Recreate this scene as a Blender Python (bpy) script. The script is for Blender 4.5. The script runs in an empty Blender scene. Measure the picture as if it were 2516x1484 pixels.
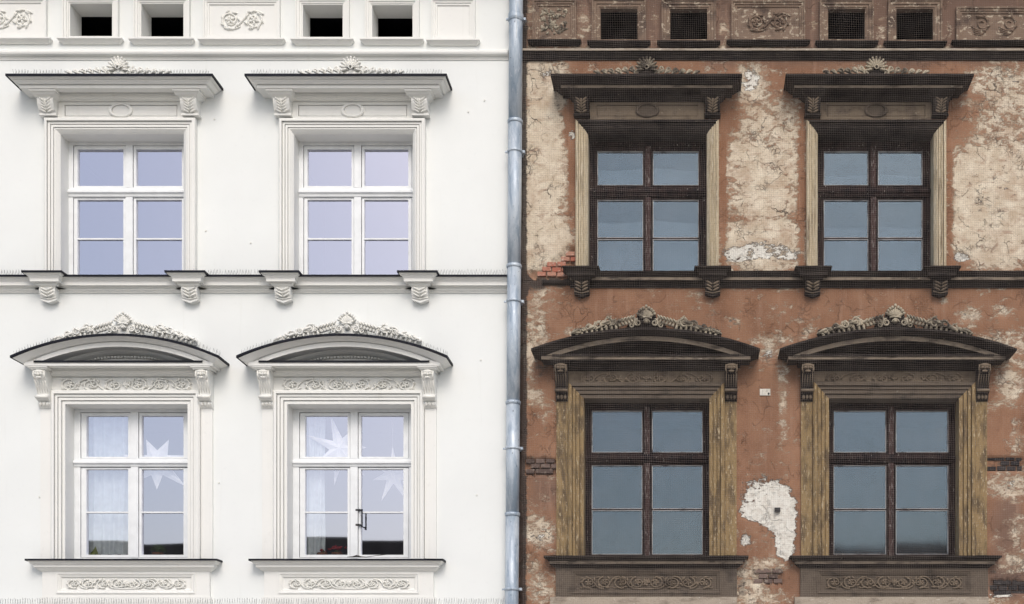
import bpy, bmesh, math, random
import numpy as np
from mathutils import Vector, Matrix

random.seed(7)
rng = np.random.default_rng(11)

# ------------------------------------------------------------------ units
# facade coordinates: u to the right and v downwards, 200 units to the metre, p = metres out of the wall
S = 200.0
VX, VY, D = 1700.0, 1800.0, 16.0
ZB = 3.28
def wx(u): return (u - 1257.5) / S
def wz(v): return (1484.0 - v) / S + ZB
R = math.radians

# ------------------------------------------------------------------ camera, sky, sun, exposure
sc = bpy.context.scene
cam_d = bpy.data.cameras.new('camera')
cam = bpy.data.objects.new('camera', cam_d)
sc.collection.objects.link(cam)
sc.camera = cam
cam.location = (wx(VX), -D, wz(VY))
cam.rotation_euler = (R(90), 0, 0)
cam_d.sensor_width = 36.0
cam_d.lens = 36.0 * D / (2515.0 / S)
cam_d.shift_x = (1257.5 - VX) / 2515.0
cam_d.shift_y = (VY - 742.0) / 2515.0
cam_d.clip_end = 500.0
sc.render.resolution_x, sc.render.resolution_y = 1024, 604

world = bpy.data.worlds.new('World')
sc.world = world
world.use_nodes = True
wn = world.node_tree
bg = wn.nodes['Background']
sky = wn.nodes.new('ShaderNodeTexSky')
sky.sky_type = 'NISHITA'
sky.sun_disc = False
SUN_EL, SUN_AZ = 43.0, 170.0      # the sun stands behind the camera, a little to its right
sky.sun_elevation = R(SUN_EL)
sky.sun_rotation = R(SUN_AZ)
sky.air_density = 1.0
sky.dust_density = 3.0
sky.ozone_density = 1.0
bg.inputs['Strength'].default_value = 0.15
wn.links.new(sky.outputs['Color'], bg.inputs['Color'])

sun_d = bpy.data.lights.new('sun', 'SUN')
sun_d.energy = 1.1
sun_d.angle = R(27)
sun_d.color = (1.0, 0.97, 0.92)
sun = bpy.data.objects.new('sun', sun_d)
sc.collection.objects.link(sun)
sun_dir = Vector((math.sin(R(SUN_AZ)) * math.cos(R(SUN_EL)), math.cos(R(SUN_AZ)) * math.cos(R(SUN_EL)), math.sin(R(SUN_EL))))
sun.rotation_euler = sun_dir.to_track_quat('Z', 'Y').to_euler()
sun.location = (0, -20, 30)

sc.view_settings.view_transform = 'Standard'
sc.view_settings.look = 'None'
sc.view_settings.exposure = 0.17
sc.view_settings.gamma = 1.0
sc.view_settings.use_curve_mapping = False
sc.cycles.max_bounces = 6
sc.cycles.transparent_max_bounces = 12

# ------------------------------------------------------------------ materials
class NT:
    def __init__(self, name, rough=0.8, spec=0.3):
        self.m = bpy.data.materials.new(name)
        self.m.use_nodes = True
        self.t = self.m.node_tree
        self.b = self.t.nodes['Principled BSDF']
        self.b.inputs['Roughness'].default_value = rough
        self.b.inputs['Specular IOR Level'].default_value = spec
        self.tc = self.t.nodes.new('ShaderNodeTexCoord')
        self.geo = None
    def link(self, a, b): self.t.links.new(a, b)
    def n(self, k, **kw):
        x = self.t.nodes.new(k)
        for a, v in kw.items(): setattr(x, a, v)
        return x
    def pos(self, scale=(1, 1, 1), rnd=False):
        mp = self.n('ShaderNodeMapping')
        g = self.n('ShaderNodeNewGeometry')
        self.link(g.outputs['Position'], mp.inputs['Vector'])
        mp.inputs['Scale'].default_value = scale
        return mp.outputs['Vector']
    def noise(self, scale, detail=4, rough=0.55, stretch=(1, 1, 1), dist=0.0):
        x = self.n('ShaderNodeTexNoise')
        x.inputs['Scale'].default_value = scale
        x.inputs['Detail'].default_value = detail
        x.inputs['Roughness'].default_value = rough
        x.inputs['Distortion'].default_value = dist
        self.link(self.pos(stretch), x.inputs['Vector'])
        return x.outputs['Fac']
    def math(self, op, a, b=None, clamp=False):
        x = self.n('ShaderNodeMath', operation=op, use_clamp=clamp)
        for i, v in enumerate((a, b)):
            if v is None: continue
            if isinstance(v, (int, float)): x.inputs[i].default_value = v
            else: self.link(v, x.inputs[i])
        return x.outputs[0]
    def ramp(self, fac, lo, hi):
        x = self.n('ShaderNodeMapRange', interpolation_type='SMOOTHSTEP')
        x.inputs['From Min'].default_value = lo
        x.inputs['From Max'].default_value = hi
        self.link(fac, x.inputs['Value'])
        return x.outputs['Result']
    def mix(self, fac, a, b):
        x = self.n('ShaderNodeMix', data_type='RGBA')
        if isinstance(fac, (int, float)): x.inputs[0].default_value = fac
        else: self.link(fac, x.inputs[0])
        for i, v in ((6, a), (7, b)):
            if isinstance(v, tuple): x.inputs[i].default_value = (*v, 1)
            else: self.link(v, x.inputs[i])
        return x.outputs[2]
    def attr(self, name):
        x = self.n('ShaderNodeAttribute', attribute_name=name)
        return x.outputs['Fac']
    def color(self, c):
        if isinstance(c, tuple): self.b.inputs['Base Color'].default_value = (*c, 1)
        else: self.link(c, self.b.inputs['Base Color'])
    def bump(self, h, dist=0.01, strength=0.6):
        x = self.n('ShaderNodeBump')
        x.inputs['Distance'].default_value = dist
        x.inputs['Strength'].default_value = strength
        self.link(h, x.inputs['Height'])
        self.link(x.outputs['Normal'], self.b.inputs['Normal'])

M = {}
def plain(name, col, rough=0.8, spec=0.3, var=0.08, scale=6.0, metal=0.0, bump=0.0):
    k = NT(name, rough, spec)
    n = k.noise(scale, 5)
    d = tuple(max(0.0, c * (1 - var * 2)) for c in col)
    l = tuple(min(1.0, c * (1 + var)) for c in col)
    k.color(k.mix(k.ramp(n, 0.3, 0.7), d, l))
    k.b.inputs['Metallic'].default_value = metal
    if bump: k.bump(k.noise(60, 3), bump, 0.5)
    M[name] = k.m
    return k

def m_white(name, col, stain):
    k = NT(name, 0.75, 0.25)
    a = k.noise(0.9, 3)
    f = k.noise(14, 6, 0.6)
    c = k.mix(k.ramp(a, 0.35, 0.7), tuple(x * 0.965 for x in col), col)
    c = k.mix(k.math('MULTIPLY', k.ramp(f, 0.55, 0.8), stain), c, tuple(x * 0.8 for x in col))
    st = k.noise(2.2, 5, 0.6, (5, 5, 0.35))
    c = k.mix(k.math('MULTIPLY', k.ramp(st, 0.58, 0.8), stain * 0.9), c, (col[0] * .74, col[1] * .73, col[2] * .68))
    k.color(c)
    k.bump(k.math('ADD', k.noise(120, 3), k.math('MULTIPLY', k.noise(3.0, 2), 3.0)), 0.004, 0.35)
    M[name] = k.m
m_white('white_plaster', (0.80, 0.82, 0.805), 0.20)
m_white('white_trim', (0.80, 0.80, 0.77), 0.34)
m_white('white_ornament', (0.78, 0.775, 0.73), 0.45)
plain('white_paint', (0.80, 0.82, 0.83), 0.35, 0.4, 0.03, 8)
plain('flashing', (0.008, 0.009, 0.016), 0.6, 0.2, 0.25, 8)
plain('iron', (0.012, 0.013, 0.018), 0.45, 0.4, 0.2, 20)
plain('void', (0.012, 0.012, 0.016), 0.9, 0.1, 0.3, 3)
plain('room_paint', (0.10, 0.10, 0.12), 0.9, 0.1, 0.15, 2)
plain('paper', (0.86, 0.86, 0.84), 0.7, 0.2, 0.05, 10)
plain('curtain', (0.62, 0.68, 0.70), 0.9, 0.1, 0.06, 12)
plain('grey_cloth', (0.060, 0.068, 0.075), 0.9, 0.1, 0.1, 6)
plain('pale_cloth', (0.105, 0.12, 0.125), 0.9, 0.1, 0.1, 6)
plain('leaf_green', (0.07, 0.13, 0.035), 0.5, 0.4, 0.4, 40)
plain('leaf_yellow', (0.20, 0.24, 0.05), 0.5, 0.4, 0.3, 30)
plain('petal_red', (0.30, 0.015, 0.02), 0.5, 0.3, 0.2, 30)
plain('clay', (0.20, 0.09, 0.05), 0.8, 0.2, 0.2, 20)
plain('spike_steel', (0.36, 0.37, 0.36), 0.5, 0.4, 0.1, 30)
plain('net_thread', (0.27, 0.235, 0.215), 0.8, 0.2, 0.15, 4)
plain('twig_bark', (0.05, 0.04, 0.03), 0.9, 0.1, 0.2, 20)
plain('cable', (0.75, 0.77, 0.78), 0.5, 0.3, 0.05, 20)
plain('plate', (0.68, 0.65, 0.58), 0.6, 0.3, 0.12, 30)
plain('bounce_ground', (0.48, 0.455, 0.41), 0.9, 0.2, 0.2, 3)  # unseen ground, made pale to bounce light up onto soffits and reveals
plain('bounce_paving', (0.55, 0.52, 0.47), 0.9, 0.2, 0.12, 2)  # out-of-view pavement, lightened as a bounce surface for the hood undersides
plain('kerb_stone', (0.42, 0.40, 0.37), 0.85, 0.2, 0.12, 3)
plain('house_wall', (0.055, 0.045, 0.045), 0.9, 0.2, 0.1, 1)
plain('roof_tile', (0.035, 0.030, 0.036), 0.8, 0.2, 0.25, 5)

def m_glass(name, refl, tint, film, dust, rough, wavy):
    m = bpy.data.materials.new(name); m.use_nodes = True
    t = m.node_tree; t.nodes.clear()
    out = t.nodes.new('ShaderNodeOutputMaterial')
    gl = t.nodes.new('ShaderNodeBsdfGlossy'); gl.inputs['Color'].default_value = (*tint, 1); gl.inputs['Roughness'].default_value = rough
    tr = t.nodes.new('ShaderNodeBsdfTransparent'); tr.inputs['Color'].default_value = (*film, 1)
    mx = t.nodes.new('ShaderNodeMixShader')
    fr = t.nodes.new('ShaderNodeFresnel'); fr.inputs['IOR'].default_value = 1.5
    ad = t.nodes.new('ShaderNodeMath'); ad.operation = 'ADD'; ad.use_clamp = True; ad.inputs[1].default_value = refl
    t.links.new(fr.outputs[0], ad.inputs[0]); t.links.new(ad.outputs[0], mx.inputs[0])
    t.links.new(tr.outputs[0], mx.inputs[1]); t.links.new(gl.outputs[0], mx.inputs[2])
    # slow waviness of old panes
    g = t.nodes.new('ShaderNodeNewGeometry'); no = t.nodes.new('ShaderNodeTexNoise'); no.inputs['Scale'].default_value = 1.6; no.inputs['Detail'].default_value = 1
    bp = t.nodes.new('ShaderNodeBump'); bp.inputs['Distance'].default_value = 0.02; bp.inputs['Strength'].default_value = wavy
    t.links.new(g.outputs['Position'], no.inputs['Vector']); t.links.new(no.outputs['Fac'], bp.inputs['Height'])
    t.links.new(bp.outputs['Normal'], gl.inputs['Normal'])
    # dust film
    df = t.nodes.new('ShaderNodeBsdfDiffuse'); df.inputs['Color'].default_value = (0.42, 0.44, 0.46, 1)
    nz = t.nodes.new('ShaderNodeTexNoise'); nz.inputs['Scale'].default_value = 7; nz.inputs['Detail'].default_value = 6
    t.links.new(g.outputs['Position'], nz.inputs['Vector'])
    ml = t.nodes.new('ShaderNodeMath'); ml.operation = 'MULTIPLY'; ml.inputs[1].default_value = dust * 2
    oi = t.nodes.new('ShaderNodeObjectInfo')
    rm = t.nodes.new('ShaderNodeMath'); rm.operation = 'MULTIPLY_ADD'; rm.inputs[1].default_value = 1.4; rm.inputs[2].default_value = .3
    t.links.new(oi.outputs['Random'], rm.inputs[0])
    m3 = t.nodes.new('ShaderNodeMath'); m3.operation = 'MULTIPLY'
    t.links.new(nz.outputs['Fac'], m3.inputs[0]); t.links.new(rm.outputs[0], m3.inputs[1]); t.links.new(m3.outputs[0], ml.inputs[0])
    m2 = t.nodes.new('ShaderNodeMixShader')
    t.links.new(ml.outputs[0], m2.inputs[0]); t.links.new(mx.outputs[0], m2.inputs[1]); t.links.new(df.outputs[0], m2.inputs[2])
    t.links.new(m2.outputs[0], out.inputs['Surface'])
    M[name] = m
m_glass('glass_new', 0.42, (0.86, 0.87, 1.0), (1.0, 1.0, 1.0), 0.015, 0.02, 0.035)
m_glass('glass_old', 0.085, (0.58, 0.80, 1.0), (0.72, 0.80, 0.88), 0.035, 0.05, 0.08)

def m_old_wall():
    k = NT('old_plaster', 0.92, 0.15)
    peel, white, soot_shade, wet = k.attr('peel'), k.attr('white'), k.attr('soot_shade'), k.attr('tone')
    f1 = k.noise(9, 8, 0.62, (1, 1, 1.5), 0.4)
    f2 = k.noise(38, 6, 0.65, (1, 1, 1.7), 0.3)
    f3 = k.noise(2.4, 5, 0.6)
    f0 = k.noise(5.5, 7, 0.66, (1.0, 1, 1.9), 0.7)
    n = k.math('ADD', k.math('MULTIPLY', k.math('SUBTRACT', f1, 0.5), 2.3), k.math('MULTIPLY', k.math('SUBTRACT', f2, 0.5), 1.5))
    n = k.math('ADD', n, k.math('MULTIPLY', k.math('SUBTRACT', f0, 0.5), 2.0))
    pm = k.ramp(k.math('ADD', peel, n), 0.36, 0.78)
    fade = k.ramp(k.math('ADD', peel, k.math('MULTIPLY', n, 0.45)), 0.16, 0.62)
    wm = k.ramp(k.math('ADD', white, k.math('MULTIPLY', n, 0.50)), 0.44, 0.60)
    # coat of brown paint, with sun-bleached and dirty fields
    brown = k.mix(k.ramp(f3, 0.3, 0.72), (0.225, 0.112, 0.064), (0.325, 0.176, 0.106))
    brown = k.mix(k.math('MULTIPLY', k.ramp(f2, 0.48, 0.75), 0.5), brown, (0.155, 0.084, 0.060))
    brown = k.mix(k.math('MULTIPLY', k.ramp(k.noise(70, 4, 0.6, (0.8, 1, 1.6)), 0.50, 0.68), 0.45), brown, (0.44, 0.27, 0.18))
    brown = k.mix(k.math('MULTIPLY', k.ramp(f1, 0.52, 0.72), 0.45), brown, (0.185, 0.095, 0.060))
    brown = k.mix(k.ramp(wet, 0.3, 0.9), brown, (0.175, 0.112, 0.085))
    vs = k.noise(3.0, 5, 0.6, (4, 4, 0.4))
    brown = k.mix(k.math('MULTIPLY', k.ramp(vs, 0.52, 0.75), 0.45), brown, (0.42, 0.26, 0.185))
    brown = k.mix(k.math('MULTIPLY', fade, 0.62), brown, (0.44, 0.30, 0.205))
    # bare render under it
    f4 = k.noise(5.5, 7, 0.6)
    beige = k.mix(k.ramp(f4, 0.3, 0.7), (0.56, 0.465, 0.345), (0.76, 0.68, 0.545))
    beige = k.mix(k.math('MULTIPLY', k.ramp(f2, 0.52, 0.70), 0.55), beige, (0.40, 0.28, 0.20))
    beige = k.mix(k.math('MULTIPLY', k.ramp(k.noise(24, 5, 0.7, (1, 1, 2.2)), 0.55, 0.66), 0.55), beige, (0.76, 0.69, 0.57))
    stn = k.noise(3.2, 6, 0.6, (1, 1, 1.5), 0.5)
    beige = k.mix(k.math('MULTIPLY', k.ramp(stn, 0.44, 0.70), 0.62), beige, (0.43, 0.30, 0.205))
    # drying cracks of the render
    vo = k.n('ShaderNodeTexVoronoi', feature='DISTANCE_TO_EDGE')
    vo.inputs['Scale'].default_value = 3.4
    wv = k.n('ShaderNodeVectorMath', operation='ADD')
    nn = k.n('ShaderNodeTexNoise'); nn.inputs['Scale'].default_value = 6; nn.inputs['Detail'].default_value = 5
    k.link(k.pos(), nn.inputs['Vector'])
    sm = k.n('ShaderNodeVectorMath', operation='SCALE'); sm.inputs['Scale'].default_value = 0.30
    k.link(nn.outputs['Color'], sm.inputs[0]); k.link(sm.outputs[0], wv.inputs[0]); k.link(k.pos(), wv.inputs[1])
    k.link(wv.outputs[0], vo.inputs['Vector'])
    crk = k.math('SUBTRACT', 1.0, k.ramp(vo.outputs['Distance'], 0.004, 0.020))
    crk = k.math('MULTIPLY', crk, k.ramp(k.noise(3.1, 3), 0.50, 0.62))
    v2 = k.n('ShaderNodeTexVoronoi', feature='DISTANCE_TO_EDGE')
    v2.inputs['Scale'].default_value = 15.0
    k.link(wv.outputs[0], v2.inputs['Vector'])
    cr2 = k.math('SUBTRACT', 1.0, k.ramp(v2.outputs['Distance'], 0.02, 0.10))
    cr2 = k.math('MULTIPLY', cr2, k.ramp(k.noise(2.3, 3), 0.54, 0.66))
    crk = k.math('MAXIMUM', crk, k.math('MULTIPLY', cr2, 0.75))
    beige = k.mix(k.math('MULTIPLY', k.ramp(f0, 0.52, 0.70), 0.7), beige, (0.36, 0.235, 0.165))
    beige = k.mix(k.math('MULTIPLY', k.ramp(k.noise(48, 4, 0.6, (1, 1, 1.3)), 0.62, 0.70), 0.7), beige, (0.17, 0.115, 0.085))
    beige = k.mix(k.math('MULTIPLY', crk, 0.85), beige, (0.065, 0.048, 0.040))
    # pale skim coat
    f5 = k.noise(20, 6, 0.65)
    pale = k.mix(k.ramp(f5, 0.35, 0.6), (0.66, 0.62, 0.55), (0.80, 0.78, 0.71))
    pale = k.mix(k.ramp(k.noise(30, 5, 0.7, (1, 1, 1.4)), 0.62, 0.67), pale, (0.16, 0.12, 0.095))
    c = k.mix(pm, brown, beige)
    c = k.mix(wm, c, pale)
    # rim of each flake, where the broken edge of the coat shows
    e1 = k.math('MULTIPLY', k.math('MULTIPLY', pm, k.math('SUBTRACT', 1.0, pm)), 3.2, True)
    e2 = k.math('MULTIPLY', k.math('MULTIPLY', wm, k.math('SUBTRACT', 1.0, wm)), 3.4, True)
    c = k.mix(k.math('MULTIPLY', e2, 0.85), c, (0.09, 0.06, 0.045))
    c = k.mix(k.math('MULTIPLY', e1, 0.10), c, (0.12, 0.07, 0.05))
    # sooty crust, and the painted shade of the gap by the downpipe
    sm_ = k.ramp(k.math('ADD', soot_shade, k.math('MULTIPLY', n, 0.45)), 0.35, 0.85)
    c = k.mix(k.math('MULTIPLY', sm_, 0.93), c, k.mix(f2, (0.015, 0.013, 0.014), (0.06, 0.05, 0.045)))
    k.color(c)
    h = k.math('SUBTRACT', k.math('MULTIPLY', f2, 0.30), k.math('MULTIPLY', pm, 0.45))
    h = k.math('SUBTRACT', h, k.math('MULTIPLY', crk, 0.9))
    h = k.math('ADD', h, k.math('MULTIPLY', wm, -0.7))
    h = k.math('ADD', h, k.math('MULTIPLY', k.noise(90, 4), 0.20))
    k.bump(h, 0.016, 0.95)
    M['old_plaster'] = k.m
m_old_wall()

def m_worn(name, base, dark, pale, streak, pale_lo=0.60, dark_lo=0.45, bump=0.008):
    k = NT(name, 0.9, 0.15)
    a = k.noise(4, 6, 0.6, streak)
    b = k.noise(17, 7, 0.65, streak, 0.3)
    d = k.noise(55, 5, 0.6)
    c = k.mix(k.ramp(a, dark_lo, dark_lo + 0.25), base, dark)
    c = k.mix(k.math('MULTIPLY', k.ramp(d, 0.52, 0.7), 0.4), c, dark)
    pm = k.ramp(b, pale_lo, pale_lo + 0.06)
    c = k.mix(pm, c, pale)
    k.color(c)
    k.bump(k.math('ADD', k.math('MULTIPLY', d, 0.6), k.math('MULTIPLY', b, 0.8)), bump, 0.8)
    M[name] = k.m
m_worn('soot_stone', (0.035, 0.029, 0.026), (0.014, 0.012, 0.012), (0.20, 0.165, 0.13), (1, 1, 2.0), 0.66, 0.42)
m_worn('soot_fillet', (0.24, 0.195, 0.15), (0.055, 0.046, 0.039), (0.34, 0.30, 0.245), (0.9, 1, 3.0), 0.62, 0.44)
m_worn('grey_stone', (0.125, 0.10, 0.078), (0.055, 0.045, 0.038), (0.30, 0.26, 0.21), (1, 1, 1.4), 0.66, 0.48)
m_worn('frieze_stone', (0.21, 0.165, 0.12), (0.085, 0.066, 0.052), (0.34, 0.28, 0.21), (1, 1, 1.4), 0.64, 0.48)
m_worn('attic_stone', (0.225, 0.160, 0.118), (0.088, 0.062, 0.050), (0.46, 0.39, 0.30), (1, 1, 1.4), 0.555, 0.46)
m_worn('crest_stone', (0.48, 0.42, 0.32), (0.060, 0.050, 0.042), (0.52, 0.46, 0.35), (1, 1, 1.0), 0.60, 0.40, 0.012)
m_worn('tan_jamb', (0.58, 0.485, 0.335), (0.20, 0.15, 0.10), (0.76, 0.68, 0.53), (9, 9, 0.4), 0.54, 0.47, 0.016)
m_worn('ochre_jamb', (0.315, 0.222, 0.112), (0.125, 0.090, 0.055), (0.50, 0.405, 0.27), (3.5, 3.5, 0.9), 0.575, 0.42, 0.018)
m_worn('beige_base', (0.42, 0.36, 0.29), (0.20, 0.165, 0.13), (0.60, 0.55, 0.47), (1.0, 1, 2.5), 0.60, 0.48)
m_worn('old_wood', (0.032, 0.021, 0.020), (0.010, 0.008, 0.010), (0.30, 0.27, 0.25), (3, 3, 1.2), 0.625, 0.40, 0.005)
m_worn('old_wood_bare', (0.060, 0.036, 0.034), (0.030, 0.020, 0.020), (0.36, 0.33, 0.31), (8, 8, 0.6), 0.57, 0.44, 0.005)

m_worn('old_putty', (0.46, 0.46, 0.46), (0.08, 0.07, 0.075), (0.55, 0.55, 0.54), (1, 1, 1), 0.6, 0.46, 0.004)
def m_brick(name, a, b, mortar):
    k = NT(name, 0.9, 0.15)
    oi = k.n('ShaderNodeObjectInfo')
    c = k.mix(oi.outputs['Random'], a, b)
    c = k.mix(k.ramp(k.noise(22, 6, 0.65), 0.52, 0.66), c, mortar)
    k.color(c)
    k.bump(k.noise(45, 5), 0.008, 0.8)
    M[name] = k.m
m_brick('brick_red', (0.40, 0.13, 0.085), (0.46, 0.25, 0.18), (0.56, 0.44, 0.36))
m_brick('brick_dark', (0.085, 0.060, 0.052), (0.19, 0.135, 0.115), (0.26, 0.215, 0.18))
m_brick('brick_soot', (0.020, 0.019, 0.022), (0.050, 0.044, 0.044), (0.085, 0.078, 0.074))

def m_zinc():
    k = NT('zinc', 0.42, 0.5)
    a = k.noise(3.0, 6, 0.65, (3, 3, 0.7), 0.5)
    b = k.noise(26, 6, 0.65, (2.5, 2.5, 0.5))
    c = k.mix(k.ramp(a, 0.36, 0.66), (0.52, 0.58, 0.64), (0.27, 0.34, 0.42))
    c = k.mix(k.math('MULTIPLY', k.ramp(b, 0.56, 0.70), 0.6), c, (0.78, 0.80, 0.82))
    c = k.mix(k.ramp(k.noise(34, 4, 0.6, (1, 1, 0.6)), 0.66, 0.72), c, (0.07, 0.08, 0.10))
    k.color(c)
    k.b.inputs['Metallic'].default_value = 0.15
    k.bump(b, 0.003, 0.4)
    M['zinc'] = k.m
m_zinc()

# ------------------------------------------------------------------ mesh building
C = sc.collection
class MB:
    def __init__(self): self.v, self.f = [], []
    def pt(self, u, v, p):
        self.v.append((wx(u), -p, wz(v))); return len(self.v) - 1
    def raw(self, co):
        self.v.append(tuple(co)); return len(self.v) - 1
    def loft(self, rows, closed=False):
        idx = [[self.pt(*q) for q in r] for r in rows]
        n = len(idx[0])
        for a, b in zip(idx, idx[1:]):
            for i in range(n if closed else n - 1):
                j = (i + 1) % n
                self.f.append((a[i], a[j], b[j], b[i]))
        return idx
    def quad(self, a, b, c, d): self.f.append(tuple(self.pt(*q) for q in (a, b, c, d)))
    def box(self, u0, u1, v0, v1, p0, p1):
        a = [self.pt(u, v, p) for p in (p0, p1) for v in (v0, v1) for u in (u0, u1)]
        for q in ((0, 1, 3, 2), (4, 5, 7, 6), (0, 1, 5, 4), (2, 3, 7, 6), (0, 2, 6, 4), (1, 3, 7, 5)):
            self.f.append(tuple(a[i] for i in q))
    def mitre(self, c, h0, prof, back=-0.02, hf=None):
        rows = []
        for p, v in prof:
            h = hf(p) if hf else h0 + p * S
            rows.append([(c - h, v, back), (c - h, v, p), (c + h, v, p), (c + h, v, back)])
        self.loft(rows)
    def strip(self, u0, u1, prof):
        self.loft([[(u0, v, p), (u1, v, p)] for p, v in prof])
        for u in (u0, u1):
            self.f.append(tuple(self.pt(u, v, p) for p, v in prof))
    def tube(self, pts, rad, sides=5, ends=True):
        P = [Vector((wx(u), -p, wz(v))) for u, v, p in pts]
        n = len(P)
        if isinstance(rad, (int, float)): rad = [rad] * n
        rings = []
        for i in range(n):
            t = (P[min(i + 1, n - 1)] - P[max(i - 1, 0)])
            t = t.normalized() if t.length > 1e-9 else Vector((0, 0, 1))
            ref = Vector((0, 1, 0)) if abs(t.y) < 0.9 else Vector((1, 0, 0))
            a = t.cross(ref).normalized(); b = t.cross(a)
            r = rad[i] / S
            rings.append([self.raw(P[i] + (a * math.cos(k * 2 * math.pi / sides) + b * math.sin(k * 2 * math.pi / sides)) * r) for k in range(sides)])
        for a, b in zip(rings, rings[1:]):
            for k in range(sides):
                j = (k + 1) % sides
                self.f.append((a[k], a[j], b[j], b[k]))
        if ends:
            self.f.append(tuple(rings[0])); self.f.append(tuple(rings[-1]))
    def blob(self, u, v, p, ru, rv, rp, ang=0.0, seg=8, ring=5):
        ca, sa = math.cos(ang), math.sin(ang)
        rows = []
        for i in range(ring + 1):
            th = math.pi * i / ring
            row = []
            for j in range(seg):
                ph = 2 * math.pi * j / seg
                a, b, d = ru * math.cos(th), rv * math.sin(th) * math.cos(ph), rp * math.sin(th) * math.sin(ph)
                row.append((u + a * ca - b * sa, v + a * sa + b * ca, p + d / S))
            rows.append(row)
        self.loft(rows, closed=True)
    def build(self, name, mat, parent=None, smooth=False, normals=True):
        me = bpy.data.meshes.new(name)
        me.from_pydata(self.v, [], self.f)
        if normals:
            bm = bmesh.new(); bm.from_mesh(me)
            bmesh.ops.remove_doubles(bm, verts=bm.verts, dist=1e-5)
            bmesh.ops.recalc_face_normals(bm, faces=bm.faces)
            bm.to_mesh(me); bm.free()
        if smooth: me.polygons.foreach_set('use_smooth', [True] * len(me.polygons))
        me.materials.append(M[mat])
        o = bpy.data.objects.new(name, me)
        C.objects.link(o)
        if parent is not None: child(o, parent)
        return o

def child(o, parent):
    o.parent = parent
    q = parent; m = Matrix()
    chain = []
    while q is not None: chain.append(q); q = q.parent
    for q in reversed(chain):
        m = m @ q.matrix_parent_inverse @ Matrix.Translation(q.location)
    o.matrix_parent_inverse = m.inverted()

def thing(name, label, cat, loc, group=None):
    o = bpy.data.objects.new(name, None)
    C.objects.link(o); o.location = loc
    o.empty_display_size = 0.2
    return tag(o, label, cat, group)
def tag(o, label, cat, group=None):
    o['label'] = label; o['category'] = cat
    if group: o['group'] = group
    return o
def struct(o):
    o['kind'] = 'structure'; return o
def dw(x, y, p):
    """facade coordinates of something seen over wall point (x, y) but standing p in front of the wall"""
    k = (D - p) / D
    return VX + (x - VX) * k, VY + (y - VY) * k

# ------------------------------------------------------------------ relief ornament
def spiral(mb, cu, cv, r, start, turns, hand, p, w, r1=0.25, n=22, w1=0.5, ex=1.0):
    pts, rad = [], []
    for i in range(n):
        t = i / (n - 1)
        a = start + hand * turns * 2 * math.pi * t
        rr = r * ((1 - t) + r1 * t)
        pts.append((cu + ex * rr * math.cos(a), cv + rr * math.sin(a), p)); rad.append(w * (1 - (1 - w1) * t))
    mb.tube(pts, rad, 5)
def rosette(mb, cu, cv, r, p, n=5, a0=0.3):
    for i in range(n):
        a = a0 + i * 2 * math.pi / n
        mb.blob(cu + math.cos(a) * r * .55, cv + math.sin(a) * r * .55, p, r * .48, r * .26, r * .3, a, 6, 4)
    mb.blob(cu, cv, p + 0.004, r * .25, r * .25, r * .3, 0, 6, 4)
def curve(mb, ctrl, p, w0, w1, n=12):
    a, b, c_ = ctrl
    pts, rad = [], []
    for i in range(n):
        t = i / (n - 1)
        u = (1 - t) ** 2 * a[0] + 2 * t * (1 - t) * b[0] + t * t * c_[0]
        v = (1 - t) ** 2 * a[1] + 2 * t * (1 - t) * b[1] + t * t * c_[1]
        pts.append((u, v, p)); rad.append(w0 * (1 - t) + w1 * t)
    mb.tube(pts, rad, 5)
def scroll_frieze(mb, c, hw, v0, v1, half, p, w=1.7, leafy=True):
    """mirrored row of vine scrolls, `half` of them on each side of a small centre palmette"""
    h = v1 - v0; cv = (v0 + v1) / 2; r = h * 0.46; w *= 1.3; p += .011
    step = hw / (half + 0.1)
    ex = min(1.5, step * .46 / r)
    for s in (-1, 1):
        for i in range(half):
            cu = c + s * (step * (i + 0.55))
            up = 1 if i % 2 == 0 else -1
            hand = s * up
            spiral(mb, cu, cv, r, math.pi / 2 * -up + 0.2 * s, 1.35, hand, p, w, 0.30, 26, .6, ex)
            rosette(mb, cu, cv, r * .62, p + .006, 5 if leafy else 4, i * .7)
            # stem running on to the next scroll
            if i < half - 1:
                nu = c + s * (step * (i + 1.55))
                curve(mb, ((cu + s * r * .2, cv + up * r), ((cu + nu) / 2, cv + up * r * 1.15), (nu - s * r * .95, cv - up * r * .1)), p, w, w * .8)
            # tendrils and leaflets
            for k in range(6):
                a = random.uniform(0, 2 * math.pi)
                mb.blob(cu + ex * math.cos(a) * r * .98, cv + math.sin(a) * r * .9, p, r * .36, r * .16, r * .26, a + 1.0 * s, 6, 4)
            curve(mb, ((cu + s * r * .6, cv - up * r * .75), (cu + s * r * 1.1, cv - up * r * 1.15), (cu + s * r * 1.5, cv - up * r * .75)), p, w * .8, w * .35, 7)
            if i == half - 1:
                curve(mb, ((cu + s * r * .7, cv + up * r * .6), (cu + s * r * 1.2, cv + up * r * .9), (cu + s * r * 1.45, cv + up * r * .45)), p, w * .9, w * .3, 7)
    for k in range(-2, 3):
        a = -math.pi / 2 + k * .5
        mb.blob(c + math.cos(a) * h * .2, cv + h * .12 + math.sin(a) * h * .24, p + .002, h * .2, h * .07, h * .09, a, 6, 4)
    curve(mb, ((c - step * .75, v1 - 1), (c, v1 + h * .06), (c + step * .75, v1 - 1)), p, w, w, 10)
    mb.blob(c, cv + h * .18, p, h * .1, h * .1, h * .1)

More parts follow.
